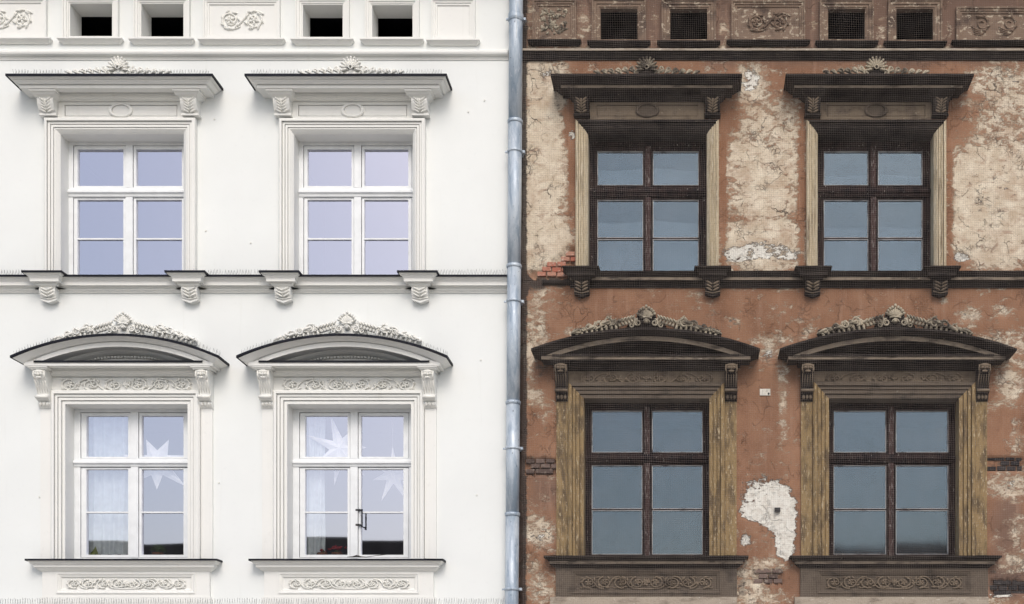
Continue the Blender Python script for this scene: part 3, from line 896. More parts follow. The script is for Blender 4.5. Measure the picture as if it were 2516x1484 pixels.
def attic_panel(par, u0, u1, v0, v1, st, ornament):
    new = st == 'new'
    f = MB()
    prof = [(0, -.02), (0, .055), (4, .055), (5, .042), (9, .042), (10, .030), (14, .030), (15, .016), (18, .016)]
    rows = [[(u0 + q, v0 + q, p), (u1 - q, v0 + q, p), (u1 - q, v1 - q * .8, p), (u0 + q, v1 - q * .8, p)] for q, p in prof]
    f.loft(rows, closed=True)
    f.f.append(tuple(f.pt(*x) for x in rows[-1]))
    a = f.build('relief_panel', 'white_trim' if new else 'attic_stone', par)
    l = MB()
    cc, h0 = (u0 + u1) / 2, (u1 - u0) / 2 - 3
    l.mitre(cc, h0, [(-.02, v1), (.075, v1), (.075, v1 + 3), (.055, v1 + 6), (.03, v1 + 10), (-.02, v1 + 10)])
    l.build('ledge', 'white_trim' if new else 'soot_stone', a)
    om = 'white_ornament' if new else 'attic_stone'
    cv = (v0 + v1) / 2 + 2
    if ornament == 'pair':
        s = MB()
        r = 21 if new else 19
        for sd in (-1, 1):
            cu = cc + sd * 29
            spiral(s, cu, cv, r, -math.pi * .5 * sd + .4, 1.3, sd if sd > 0 else 1, .022, 3.2, .35, 26)
            rosette(s, cu, cv, r * .62, .024, 5, .5 + sd)
            for q in range(7):
                aa = q * .9 + sd
                s.blob(cu + math.cos(aa) * r, cv + math.sin(aa) * r, .022, 7, 2.6, 5, aa + 1.1, 6, 4)
        curve(s, ((cc - 12, cv + 14), (cc, cv + 2), (cc + 16, cv - 16)), .024, 3.2, 2.4, 10)
        curve(s, ((cc + 14, cv - 19), (cc + 34, cv - 28), (cc + 54, cv - 14)), .024, 3.0, 1.6, 10)
        curve(s, ((cc - 44, cv + 17), (cc - 26, cv + 27), (cc - 4, cv + 15)), .024, 3.0, 1.6, 10)
        s.build('scroll_ornament', om, a, True)
    elif ornament == 'twin':
        for cu in (u0 + 62, u0 + 129, u0 + 196):
            s = MB()
            spiral(s, cu + 2, cv - 5, 19, -2.2, 1.25, 1, .024, 3.4, .25, 26)
            for q in range(4): curve(s, ((cu + 16 - q * 3, cv + 2 + q * 4), (cu + 2, cv + 20 + q * 2), (cu - 24 + q * 2, cv + 2 + q * 6)), .022, 2.6, .9, 8)
            for q in range(5): s.blob(cu + 19 * math.cos(q * .8 - 2), cv - 5 + 19 * math.sin(q * .8 - 2), .026, 6, 2.4, 5, q * .8, 6, 4)
            s.build('scroll_ornament', om, a, True)
    elif ornament == 'crumbled':
        s = MB()
        for q in range(70):
            s.blob(random.uniform(u0 + 22, u1 - 22), random.uniform(v0 + 22, v1 - 18), .018, random.uniform(3, 8), random.uniform(2, 4), random.uniform(2, 5), random.uniform(0, 3), 6, 4)
        s.build('scroll_ornament', 'crest_stone', a, True)
    return a

# ------------------------------------------------------------------ walls
def rect_wall(name, us, vs, holes, mat, par, p=0.0):
    """flat wall tessellated along the hole edges"""
    uu = sorted(set(us + [x for h in holes for x in h[:2]])); vv = sorted(set(vs + [x for h in holes for x in h[2:]]))
    w = MB()
    idx = {}
    for i, u in enumerate(uu):
        for j, v in enumerate(vv): idx[i, j] = w.pt(u, v, p)
    for i in range(len(uu) - 1):
        for j in range(len(vv) - 1):
            cu, cv = (uu[i] + uu[i + 1]) / 2, (vv[j] + vv[j + 1]) / 2
            if any(h[0] < cu < h[1] and h[2] < cv < h[3] for h in holes): continue
            w.f.append((idx[i, j], idx[i + 1, j], idx[i + 1, j + 1], idx[i, j + 1]))
    return w.build(name, mat, par, normals=False)

UL = -560.0          # facade limits beyond the frame
UR = 3075.0
VT = -130.0
VG = 1484 + ZB * S   # pavement level

# ================================================================== WHITE BUILDING
WB = thing('white_building', 'freshly painted white stucco building with clean white ornate window surrounds', 'building', (wx(400), 0.0, 0.0))
W_UP = [(300, 1.0), (868, .966)]
W_LO = [(313, 1.0), (859, 1.012)]
attic_w = [(174, 277, 11, 91), (348.6, 452, 12, 92), (745, 842.6, 14, 93), (915, 1014, 15, 93)]
holes = []
for c, k in W_UP: holes.append((c - 156 * k, c + 156 * k, 325, 692))
for c, k in W_LO: holes.append((c - 156 * k, c + 156 * k, 988, 1381))
for a in attic_w: holes.append((a[0] - 4, a[1] + 4, a[2] - 4, a[3] + 4))
rect_wall('wall', [UL, 1250.0], [VT, VG], holes, 'white_plaster', WB)

for c, k in W_UP: upper_bay(WB, c, k, 'new')
wins_lo = [lower_bay(WB, c, k, 'new') for c, k in W_LO]
for a in attic_w: attic_opening(WB, *a, 'new')
attic_panel(WB, -62, 118, -4, 99, 'new', 'pair')
attic_panel(WB, 502, 690, 0, 101, 'new', 'pair')
attic_panel(WB, 1061, 1168, 2, 103, 'new', None)

def moulding(name, par, u0, u1, prof, mat):
    m = MB(); m.strip(u0, u1, prof)
    return m.build(name, mat, par)
moulding('cornice_moulding', WB, UL, 1249, [(-.02, 126), (.02, 126), (.045, 127), (.06, 130), (.064, 134), (.058, 138), (.04, 141), (.022, 141.5), (.022, 144), (.012, 144.5), (.012, 148), (-.02, 148)], 'white_trim')
STR = [(-.02, 686.5), (.14, 688), (.135, 690), (.118, 694), (.10, 698), (.095, 700), (.095, 707), (.06, 707), (.052, 710), (.035, 711), (.035, 716), (.02, 716.5), (.02, 720), (-.02, 720)]
sw = moulding('string_course', WB, UL, 1249, STR, 'white_trim')
fsh = MB(); fsh.strip(UL, 1249, [(-.02, 682.2), (.145, 685), (.155, 685.4), (.155, 690.2), (.14, 689.8)])
fsh.build('flashing', 'flashing', sw)
for c, k in W_UP:
    for sd in (-1, 1):
        bc = c + sd * 173 * k
        bracket_string(bc, 39, 684, sw, 'white_trim', 'white_ornament')
        m = MB(); m.mitre(bc, 39 / 2 - 8, [(-.02, 679.5), (.245, 681.6), (.255, 682), (.255, 686.4), (.24, 686.2)], hf=lambda p: 39 / 2 + max(p - .115, 0) * S * 1.0 + 1.5 if p > 0 else 47)
        m.build('flashing', 'flashing', sw)
lsw = moulding('string_course', WB, UL, 1249, [(-.02, 1493), (.17, 1496), (.17, 1499), (.14, 1504), (.12, 1512), (.06, 1520), (.04, 1528), (-.02, 1530)], 'white_trim')
# main cornice and eaves above the frame
moulding('eaves_cornice', WB, UL, 1249, [(-.02, -46), (.06, -46), (.10, -56), (.16, -62), (.30, -70), (.34, -74), (.34, -86), (.40, -96), (.44, -100), (-.02, -112)], 'white_trim')
# apron base blocks
for c, k in W_LO:
    m = MB(); m.box(c - 208 * k, c + 208 * k, 1467.5, 1495, -.02, .062); m.build('apron_base', 'white_trim', WB)
# pull handle on the right hand window
hd = MB()
for y in (1246, 1283): hd.box(863, 875, y - 2.4, y + 2.4, -.215, -.196)
for y in (1248, 1285):
    hd.tube([(870, y - 2, -.20), (877, y, -.165), (881, y + 2, -.15)], 1.7, 6)
hd.tube([(881, 1246, -.15), (881.6, 1252, -.148), (881.6, 1284, -.148), (881, 1291, -.15)], [2.6, 1.9, 1.9, 2.8], 8)
child(hd.build('handle', 'iron'), wins_lo[1])

# ================================================================== BROWN BUILDING
BB = thing('brown_building', 'derelict brown building with peeling plaster, sooty hoods and rotten window frames', 'building', (wx(1900), 0.0, 0.0))
B_UP = [(1590, 1.0), (2150.5, .975)]
B_LO = [(1588, 1.0), (2195, 1.035)]
attic_b = [(1475, 1566, 23, 99), (1646, 1737, 24, 99), (2033.5, 2124, 24, 99), (2201, 2291.6, 24, 100)]

def vnoise(u, v, cell, seed):
    r = np.random.default_rng(seed)
    n = 64
    t = r.random((n, n))
    x, y = u / cell, v / cell
    xi, yi = np.floor(x).astype(int), np.floor(y).astype(int)
    fx, fy = x - xi, y - yi
    fx, fy = fx * fx * (3 - 2 * fx), fy * fy * (3 - 2 * fy)
    g = lambda a, b: t[a % n, b % n]
    return (g(xi, yi) * (1 - fx) + g(xi + 1, yi) * fx) * (1 - fy) + (g(xi, yi + 1) * (1 - fx) + g(xi + 1, yi + 1) * fx) * fy
def fbm(u, v, cell, seed, o=4):
    s, a, tot = 0, 1.0, 0
    for i in range(o):
        s = s + a * vnoise(u, v, cell / 2 ** i, seed + i); tot += a; a *= .55
    return s / tot - .5

# fields of lost paint (cu, cv, ru, rv, strength); positive lays the render bare, negative keeps the brown coat
PEEL = [
    # attic row
    (1300, 60, 20, 70, .35), (1432, 60, 18, 60, .30), (1608, 70, 16, 50, .32), (1778, 70, 16, 40, .30), (1998, 75, 14, 40, .25), (2165, 75, 12, 40, .25), (2328, 85, 10, 35, .22), (1700, 115, 420, 8, .30), (2250, 118, 260, 6, .18), (2430, 10, 90, 14, -.2),
    # under the attic cornice
    (1330, 185, 62, 45, .62), (1900, 176, 60, 10, .20), (1750, 165, 40, 8, .12), (2080, 175, 60, 12, .32), (2440, 190, 90, 34, .42), (1470, 178, 60, 12, .22),
    # upper storey, left pier
    (1335, 330, 46, 120, .62), (1325, 500, 50, 150, .62), (1345, 600, 60, 60, .55), (1398, 300, 14, 50, -.55), (1404, 450, 8, 190, -.32), (1345, 527, 60, 7, -.38), (1390, 225, 14, 26, .3),
    # upper storey, middle pier
    (1846, 200, 34, 44, .55), (1880, 270, 60, 40, .30), (1793, 290, 20, 46, -.30), (1875, 420, 84, 105, .58), (1875, 600, 90, 70, .60), (1776, 480, 8, 180, -.55), (1968, 480, 8, 180, -.50), (1870, 535, 90, 7, -.45), (1945, 300, 22, 50, .30),
    # upper storey, right pier
    (2430, 270, 90, 60, .22), (2430, 450, 96, 110, .62), (2430, 590, 96, 70, .60), (2333, 480, 8, 190, -.55), (2360, 310, 30, 50, -.25), (2440, 345, 60, 22, -.18), (2365, 640, 40, 14, -.30), (2480, 240, 40, 30, .2),
    # band below the string course
    (1320, 760, 40, 40, .34), (1310, 830, 34, 36, .55), (1930, 708, 40, 10, .32), (1800, 704, 30, 8, .20), (1600, 720, 8, 18, .25), (2320, 735, 10, 14, .55), (2378, 775, 30, 28, .48), (2460, 765, 26, 14, .40), (2450, 840, 60, 20, .30), (1800, 792, 20, 14, .45), (1885, 835, 60, 14, .36), (1680, 705, 40, 8, .12), (1420, 830, 50, 30, .30), (2400, 705, 90, 8, .15), (1990, 815, 30, 14, .28),
    # lower storey, left pier
    (1300, 920, 14, 50, .30), (1312, 975, 24, 26, .36), (1340, 1040, 12, 40, .22), (1300, 870, 24, 20, .40), (1330, 1080, 40, 40, -.10), (1325, 1310, 36, 34, .62), (1300, 1385, 22, 20, .40), (1330, 1440, 40, 46, .50), (1350, 1400, 22, 20, -.28),
    # lower storey, middle pier
    (1885, 870, 20, 20, .45), (1921, 930, 16, 70, .46), (1925, 1030, 12, 60, .34), (1880, 900, 26, 16, .25), (1830, 1000, 22, 120, -.10), (1880, 1330, 70, 60, .12), (1880, 1395, 60, 22, .55), (1850, 1452, 55, 44, .62), (1920, 1470, 40, 20, .4), (1920, 1420, 30, 30, -.15),
    # lower storey, right pier
    (2490, 870, 40, 60, .46), (2480, 950, 34, 40, .50), (2440, 1000, 16, 16, .30), (2500, 1080, 20, 40, .40), (2475, 1195, 46, 34, .50), (2500, 1300, 22, 40, .36), (2440, 1330, 20, 16, .26), (2490, 1385, 40, 26, .52), (2440, 1060, 24, 60, -.15),
    (2440, 1478, 80, 12, .4), (2700, 500, 140, 300, .5),
]
WHITE = [
    (1846, 195, 22, 34, .62), (1870, 616, 84, 24, .66), (1800, 630, 26, 18, .50), (1950, 632, 18, 12, .50), (2362, 630, 26, 14, .72),
    (1882, 1228, 62, 54, .86), (1930, 1295, 28, 70, .85), (1895, 1272, 30, 26, .45), (1925, 1350, 26, 30, .4), (1838, 1262, 24, 16, .45), (1832, 1328, 16, 18, .66), (1885, 872, 16, 16, .62), (1405, 333, 10, 14, .62), (1345, 180, 24, 14, .50),
    (2460, 1462, 36, 6, .8), (1325, 1312, 30, 24, .50), (2480, 1190, 36, 20, .40), (2378, 775, 22, 24, .34), (1800, 790, 12, 8, .5), (1420, 735, 12, 10, .45), (2090, 170, 24, 8, .35), (1870, 1248, 34, 8, .3),
    (1890, 325, 60, 20, .25), (2440, 470, 70, 70, .30), (2480, 195, 40, 20, .32),
]
SOOT_SHADE = [
    (1283, 700, 11, 1400, 1.25), (1330, 905, 24, 20, .55), (1850, 892, 20, 14, .45), (1935, 892, 22, 14, .45), (2462, 890, 22, 14, .4), (1580, 792, 90, 12, .5), (2190, 790, 110, 14, .5), (2300, 815, 60, 14, .35), (1720, 815, 70, 14, .35),  # first entry: dirt plus painted shadow of the gap beside the downpipe
    (1400, 690, 110, 16, .85), (1310, 700, 30, 26, .6), (1325, 1150, 50, 24, .5), (1365, 250, 16, 40, .45), (1360, 1395, 16, 18, .5), (1340, 150, 60, 5, .5), (1815, 235, 12, 20, .3), (1925, 250, 12, 26, .4), (2375, 240, 14, 18, .35), (1330, 1470, 30, 16, .35), (1822, 1440, 14, 40, .55), (1945, 1450, 14, 34, .4), (2450, 1440, 60, 26, .45), (2436, 1400, 14, 18, .5), (1320, 8, 40, 110, .35), (1915, 1400, 24, 12, .3),
    (1907, 1253, 4, 3, .0),
]
TONE = [(1900, 40, 900, 110, 1.2), (2450, 60, 120, 90, .6), (1330, 1230, 60, 120, .6), (1900, 1050, 90, 200, .35), (2470, 1280, 60, 160, .7), (1900, 1440, 800, 60, .6)]

def brick_zone(u, v):
    """where the plaster has fallen to the masonry: 0 none, else zone index"""
    j = 6 * math.sin(u * .37) + 4 * math.sin(v * .61 + u * .2)
    if 1300 < u < 1414 and v < 684 + j * .3:
        edge = 664 - max(0, (u - 1322)) * 0.78
        if 1400 < u: edge = min(edge, 610)
        if v > edge + j * .5 and v > 606: return 1
    if 1288 < u < 1366 and 1126 + j * .25 < v < 1168 + j * .25: return 2
    if 2424 < u < 2513 and 1121 < v < 1156: return 3
    if 1852 + j * .4 < u < 1922 and 1400 + j * .2 < v < 1434 + j * .3: return 4
    if 2430 < u < 2600 and 1418 + (2515 - u) * -.06 + 10 + j * .3 < v < 1458 + j * .2: return 5
    return 0

def field(U, V, lst, base=0.0):
    s = np.full(U.shape, base)
    for cu, cv, ru, rv, a in lst:
        d = ((U - cu) / ru) ** 2 + ((V - cv) / rv) ** 2
        s += a * np.exp(-d ** 1.6 * .7)
    return s

def old_wall():
    us = list(np.arange(1250, 2561, 5.0)) + list(np.arange(2620, UR + 1, 65.0))
    vs = list(np.arange(VT, -25, 52.0)) + list(np.arange(-25, 1516, 5.0)) + list(np.arange(1570, VG + 60, 85.0))
    vs[-1] = VG
    U, V = np.meshgrid(np.array(us), np.array(vs), indexing='ij')
    peel = field(U, V, [(a, b, c_, d_, e * (1.42 if e > .5 and b < 700 else 1.15)) for a, b, c_, d_, e in PEEL], 0.09) + fbm(U, V, 90, 3) * .6
    peel += .27 / (1 + np.exp(-(V - 205) / 14)) / (1 + np.exp((V - 655) / 8))
    peel += np.where((V < 150), -.05, 0)
    white = field(U, V, WHITE, 0.0) + fbm(U, V, 40, 21) * .25
    soot_shade = field(U, V, SOOT_SHADE, 0.0) + fbm(U, V, 70, 31) * .25
    tone = field(U, V, TONE, 0.0) + fbm(U, V, 160, 41) * .8
    rel = fbm(U, V, 120, 51) * .010 + fbm(U, V, 26, 61) * .006
    rel -= .014 / (1 + np.exp(-(peel + fbm(U, V, 30, 71) * .6 - .52) * 24))
    rel -= .014 / (1 + np.exp(-(white - .5) * 20))
    zone = np.vectorize(brick_zone)(U, V)
    rel = np.where(zone > 0, -.045, rel)
    holes = []
    for c, k in B_UP: holes.append((c - 146 * k, c + 146 * k, 330, 690))
    for c, k in B_LO: holes.append((c - 154 * k, c + 154 * k, 980, 1372))
    holes += [tuple(a) for a in attic_b]
    nv = len(vs)
    w = MB()
    for i in range(len(us)):
        for j in range(nv): w.v.append((wx(us[i]), -float(rel[i, j]), wz(vs[j])))
    for i in range(len(us) - 1):
        for j in range(nv - 1):
            if any(us[i] < h[1] + 1 and us[i + 1] > h[0] - 1 and vs[j] < h[3] + 1 and vs[j + 1] > h[2] - 1 for h in holes): continue
            w.f.append((i * nv + j, (i + 1) * nv + j, (i + 1) * nv + j + 1, i * nv + j + 1))
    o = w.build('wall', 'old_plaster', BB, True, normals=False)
    for nm, arr in (('peel', peel), ('white', white), ('soot_shade', np.where(zone > 0, .45, soot_shade)), ('tone', tone)):
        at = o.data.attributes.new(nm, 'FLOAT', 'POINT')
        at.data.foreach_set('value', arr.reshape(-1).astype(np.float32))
    return o
ow = old_wall()

def bricks():
    rr = random.Random(5)
    shapes = {}
    def brick_mesh(L, H, mat, var):
        key = (L, H, mat, var)
        if key in shapes: return shapes[key]
        m = MB()
        bm = bmesh.new(); bmesh.ops.create_cube(bm, size=1.0)
        bmesh.ops.scale(bm, vec=(L / S, .07, H / S), verts=bm.verts)
        bmesh.ops.bevel(bm, geom=[e for e in bm.edges], offset=.004, segments=1, affect='EDGES')
        for v in bm.verts: v.co += Vector((rr.uniform(-1, 1), rr.uniform(-1, 1), rr.uniform(-1, 1))) * .0025
        me = bpy.data.meshes.new('brick'); bm.to_mesh(me); bm.free()
        me.materials.append(M[mat]); shapes[key] = me
        return me
    for z, (u0, u1, v0, v1, mat, dp) in {1: (1300, 1414, 604, 690, 'brick_red', .0), 2: (1290, 1368, 1126, 1172, 'brick_dark', .0), 3: (2424, 2514, 1118, 1160, 'brick_soot', -.02), 4: (1850, 1924, 1396, 1440, 'brick_dark', -.005), 5: (2428, 2600, 1412, 1464, 'brick_soot', -.01)}.items():
        row = 0; v = v0 + 6
        while v < v1:
            u = u0 - (12 if row % 2 else 0) + (5 if z == 1 else 0)
            while u < u1:
                L = 24 if (row + int(u / 25)) % 2 else 25
                if rr.random() < .25: L = 46
                cu, cv = u + L / 2, v
                if brick_zone(cu, cv) == z and brick_zone(cu - L * .3, cv) == z:
                    me = brick_mesh(L - 3, 10.4, mat, rr.randint(0, 2))
                    o = bpy.data.objects.new('brick', me); C.objects.link(o)
                    o.location = (wx(cu), .042 - dp + rr.uniform(-.006, .006), wz(cv + rr.uniform(-.6, .6)))
                    o.rotation_euler = (rr.uniform(-.02, .02), rr.uniform(-.02, .02), rr.uniform(-.03, .03))
                    child(o, ow)
                u += L
            v += 12.6; row += 1
bricks()

for c, k in B_UP: upper_bay(BB, c, k, 'old')
for c, k in B_LO: lower_bay(BB, c, k, 'old')
for a in attic_b: attic_opening(BB, *a, 'old', 21)
attic_panel(BB, 1309, 1416, 4, 104, 'old', 'crumbled')
attic_panel(BB, 1796, 1977, 6, 105, 'old', 'pair')
attic_panel(BB, 2347, 2640, 22, 106, 'old', 'twin')
cm = moulding('cornice_moulding', BB, 1272, UR, [(-.02, 124), (.06, 126), (.075, 128), (.075, 132.5), (.055, 133), (.05, 137), (.03, 141), (.03, 144), (.015, 145), (.015, 149), (-.02, 149)], 'soot_stone')
cf = MB(); cf.strip(1273, UR, [(.06, 125.4), (.0755, 127), (.0775, 127.6), (.0775, 132), (.0757, 132.3)])
cf.build('fillet', 'beige_base', cm)
so = [(p, v - 12 if v > 690 else v - 13) for p, v in STR]
sb = moulding('string_course', BB, 1400, UR, so, 'soot_stone')
sf = MB(); sf.strip(1401, UR, [(.0955, 688), (.0975, 688.2), (.0975, 694.6), (.0955, 694.8)]); sf.build('fillet', 'soot_fillet', sb)
for c, k in B_UP:
    for sd in (-1, 1):
        bracket_string(c + sd * 160 * k, 37, 669, sb, 'soot_stone', 'frieze_stone')
br_ = MB()   # broken stub of the course
br_.strip(1332, 1399, [(-.02, 690), (.03, 690), (.045, 692), (.045, 697), (.02, 700), (-.02, 703)])
br_.build('string_course_stub', 'soot_stone', BB)
moulding('eaves_cornice', BB, 1253, UR, [(-.02, -40), (.05, -40), (.09, -50), (.15, -56), (.28, -64), (.33, -70), (.33, -82), (.40, -92), (.42, -96), (-.02, -108)], 'grey_stone')
for c, k in B_LO:
    m = MB(); m.box(c - 236 * k, c + 222 * k, 1467.5, 1560, -.02, .066); m.build('apron_base', 'beige_base', BB)

# roofs of both buildings, above the frame
for par, u0, u1, mt in ((WB, UL, 1249, 'roof_tile'), (BB, 1253, UR, 'roof_tile')):
    m = MB()
    m.loft([[(u0, -100, .46), (u1, -100, .46)], [(u0, -106, .46), (u1, -106, .46)], [(u0, -420, -3.6), (u1, -420, -3.6)]])
    m.build('roof', mt, par)
    m = MB(); m.quad((u0, VT, -4), (u1, VT, -4), (u1, VG, -4), (u0, VG, -4)); m.build('rear_wall', 'house_wall', par)
    for u in (u0, u1):
        m = MB(); m.quad((u, VT, 0), (u, VT, -4), (u, VG, -4), (u, VG, 0)); m.build('end_wall', 'house_wall', par)

# ================================================================== DOWNPIPE
DP = thing('downpipe', 'galvanised metal rain downpipe between the white and the brown building', 'downpipe', (wx(1263), -.13, 0.0))
PP = .135
def pc(y):
    x = 1267.5 - 10.5 * (y / 1484.0)
    return dw(x, y, PP)
def pipe_seg(y0, y1, r0, r1, nm='pipe_section'):
    m = MB()
    (a, b), (c_, d_) = pc(y0), pc(y1)
    m.tube([(a, b, PP), ((a + c_) / 2, (b + d_) / 2, PP), (c_, d_, PP)], [r0, (r0 + r1) / 2, r1], 28)
    return m.build(nm, 'zinc', DP, True)
joints = [-130, 300, 655, 990, 1264, 1700, 2120]
for i in range(len(joints) - 1):
    pipe_seg(joints[i], joints[i + 1] + 8, 17.0 - i * .12, 16.4 - i * .12)
def ring(y, h, r, nm):
    m = MB(); a, b = pc(y); c_, d_ = pc(y + h)
    m.tube([(a, b, PP), (a, b + .8, PP), (c_, d_ - .8, PP), (c_, d_, PP)], [r - .8, r, r, r - .8], 28)
    return m.build(nm, 'zinc', DP, True)
for y in joints[1:-1]: ring(y - 4, 8, 18.6, 'joint_ring')
for y in (44, 370, 738, 1099, 1445, 1850):
    cl = ring(y, 6, 18.9, 'clamp')
    a, b = pc(y + 3)
    m = MB(); m.box(a + 17, a + 24, b - 4, b + 2, PP - .06, PP + .0)
    m.box(a + 14, a + 17.6, b - 2.4, b + 1, -.01, PP)
    m.box(a - 24, a - 18, b - 1.5, b + 2, PP - .02, PP + .01)
    m.build('clamp_lug', 'zinc', cl)
ring(36, 18, 18.6, 'joint_ring')
cb = MB()
cb.tube([(1273.5, -60, .24), (1274, 40, .236), (1274.5, 105, .232), (1275, 114, .225)], .6, 5)
tag(cb.build('cable', 'cable'), 'thin white cable hanging down the front of the downpipe top', 'cable')

# ================================================================== NET
def net():
    m = MB()
    r = random.Random(3)
    def P(u, v): return .43 + .02 * math.sin(u * .011 + v * .004) + .015 * math.sin(v * .017 + 1.3)
    def jit(u, v): return (1.6 * math.sin(v * .013 + u * .05) + 1.1 * math.sin(v * .031 + u * .11), 1.8 * math.sin(u * .012 + v * .07) + 1.0 * math.sin(u * .027))
    cell = 4.95
    nu, nv = int((2600 - 1296) / cell), int((1545 + 60) / cell)
    for i in range(nu + 1):
        u = 1296 + i * cell
        pts = []
        for j in range(0, 81):
            v = -60 + (1605) * j / 80
            a, b = jit(u, v); pts.append((u + a, v, P(u, v)))
        m.tube(pts, .115, 3, False)
    for j in range(nv + 1):
        v = -60 + j * cell
        pts = []
        for i in range(0, 66):
            u = 1296 + (2600 - 1296) * i / 65
            a, b = jit(u, v); pts.append((u, v + b, P(u, v)))
        m.tube(pts, .115, 3, False)
    o = m.build('safety_net', 'net_thread', None, normals=False)
    tag(o, 'fine square mesh safety net stretched over the brown facade', 'net')
net()

# ================================================================== BIRD SPIKES
def spikes(label, path, step=7.0, hgt=15.0):
    """path: list of (u, v, p)"""
    r = random.Random(len(label) + int(path[0][0]))
    root = thing('bird_spikes', label, 'bird spikes', (wx(path[0][0]), -path[0][2], wz(path[0][1])), 'bird spikes on the white building')
    b, s = MB(), MB()
    b.tube([(u, v - .6, p) for u, v, p in path], 1.1, 4)
    L = 0
    for a, c in zip(path, path[1:]):
        d = math.hypot(c[0] - a[0], c[1] - a[1])
        n = max(1, int(d / step))
        for i in range(n):
            t = (i + .5) / n
            u, v, p = (a[q] + (c[q] - a[q]) * t for q in range(3))
            for tilt, dp in ((-3.0, .02), (2.6, .0), (.2, -.03)):
                if r.random() < .06: continue
                h = hgt * r.uniform(.85, 1.1)
                s.tube([(u, v, p), (u + tilt + r.uniform(-1, 1), v - h, p + dp)], .38, 3, False)
    child(b.build('base_strip', 'spike_steel'), root)
    child(s.build('spikes', 'spike_steel', None, normals=False), root)
(cA, kA), (cB, kB) = W_UP
for (c, k, wn_) in ((cA, kA, 'left'), (cB, kB, 'right')):
    h = 176 * k + 60
    spikes('bird spikes on the flat hood, left of its flower crest, %s white upper window' % wn_, [(c - h, 218, .30), (c - 112, 218, .30)])
    spikes('bird spikes on the flat hood, right of its flower crest, %s white upper window' % wn_, [(c + 40, 218, .30), (c + h, 218, .30)])
spikes('bird spikes on the string course at the far left edge of the white wall', [(-300, 686, .11), (80, 686, .11)])
spikes('bird spikes on the string course between the two white upper windows', [(478, 686, .11), (676, 686, .11)])
spikes('bird spikes on the string course between white upper window and downpipe', [(1046, 686, .11), (1246, 686, .11)])
for (c, k), wn_ in zip(W_LO, ('left', 'right')):
    half = 250 * k
    rad = (half * half + 53 * 53) / (2 * 53)
    arc = lambda u: 842 + rad - math.sqrt(max(rad * rad - (u - c) ** 2, 0))
    n = 8
    spikes('bird spikes curving up the left end of the %s white arched pediment' % wn_, [(c - half + (half - 140) * i / n, arc(c - half + (half - 140) * i / n), .28) for i in range(n + 1)], 6, 15)
    spikes('bird spikes curving down the right end of the %s white arched pediment' % wn_, [(c + 120 + (half - 120) * i / n, arc(c + 120 + (half - 120) * i / n), .28) for i in range(n + 1)], 6, 15)
spikes('long row of bird spikes along the bottom ledge of the white wall', [(-300, 1495, .15), (1242, 1495, .15)], 6.0, 22)

# ================================================================== THINGS BEHIND THE GLASS
def star(label, c, v, p, R_, n, rot, inner=.36):
    m = MB()
    ft = m.pt(c, v, p + .06); bk = m.pt(c, v, p - .08)
    rim = []
    for i in range(2 * n):
        a = rot + math.pi * i / n
        rr = R_ * ((1.0 - .28 * (i % 3 == 0)) if i % 2 == 0 else inner)
        rim.append(m.pt(c + rr * math.cos(a), v + rr * math.sin(a), p))
    for i in range(2 * n):
        m.f.append((rim[i], rim[(i + 1) % (2 * n)], ft)); m.f.append((rim[i], rim[(i + 1) % (2 * n)], bk))
    tag(m.build('paper_star', 'paper'), label, 'paper star', 'paper stars behind the panes')
star('big white folded paper star behind the left lower white window', *dw(386, 1138, -.325), -.325, 92, 7, -1.11)
star('white paper star in the left panes of the right lower white window', *dw(836, 1103, -.325), -.325, 92, 7, -.06, .30)
star('small pale star in the right panes of the right lower white window', *dw(966, 1166, -.42), -.42, 74, 7, .2, .30)
m = MB(); a, b = dw(964, 1020, -.55); c2, d2 = dw(965, 1140, -.55)
m.tube([(a, b, -.55), (c2, d2, -.55)], .7, 4); tag(m.build('cord', 'paper'), 'thin white cord holding the small star in the right window', 'cord')

def curtain(label, u0, u1, v0, v1, p, folds):
    m = MB()
    n = folds * 8
    rows = []
    for v in np.linspace(v0, v1, 9):
        rows.append([(u0 + (u1 - u0) * i / n + 1.5 * math.sin(v * .02 + i), v + (2 * math.sin(i * .8) if v == v1 else 0), p + .035 * math.sin(2 * math.pi * i / 8 + .4 * math.sin(v * .01)) * (.5 + .5 * math.sin(i * .37 + 1) ** 2)) for i in range(n + 1)])
    m.loft(rows)
    tag(m.build('curtain', 'curtain', None, True, normals=False), label, 'curtain')
a, b = dw(205, 1010, -.36); c2, d2 = dw(322, 1345, -.36)
curtain('pale sheer curtain filling the left panes of the left lower white window', a, c2, b, d2 + 18, -.36, 5)
a, b = dw(744, 1005, -.36); c2, d2 = dw(798, 1365, -.36)
curtain('narrow pale curtain at the left side of the right lower white window', a, c2, b, d2, -.36, 4)

def plant(name, label, cat, u, v, p, leafmat, n, spread, hgt, potmat='clay', w=1.6, pot=True):
    r = random.Random(int(u))
    root = thing(name, label, cat, (wx(u), -p, wz(v)))
    if pot:
        m = MB(); k = 14
        m.loft([[(u + rr * math.cos(2 * math.pi * i / k), y, p + rr / S * math.sin(2 * math.pi * i / k)) for i in range(k)] for rr, y in ((9, v), (12, v - 15), (13.5, v - 15), (13.5, v - 20), (11, v - 20), (10, v - 16), (.1, v - 16))], closed=True)
        child(m.build('pot', potmat), root)
    m = MB()
    for i in range(n):
        a = r.uniform(0, 2 * math.pi); L = r.uniform(.5, 1) * spread; H = r.uniform(.5, 1.0) * hgt
        u1, p1 = u + math.cos(a) * L, p + math.sin(a) * L / S * .5
        base = v - (16 if pot else 0)
        m.tube([(u, base, p), (u + math.cos(a) * L * .45, base - H, p + (p1 - p) * .45), (u1, base - H * .55 + r.uniform(-4, 6), p1)], [w * .6, w, .25], 4)
    child(m.build('leaves', leafmat, None, True), root)
    return root
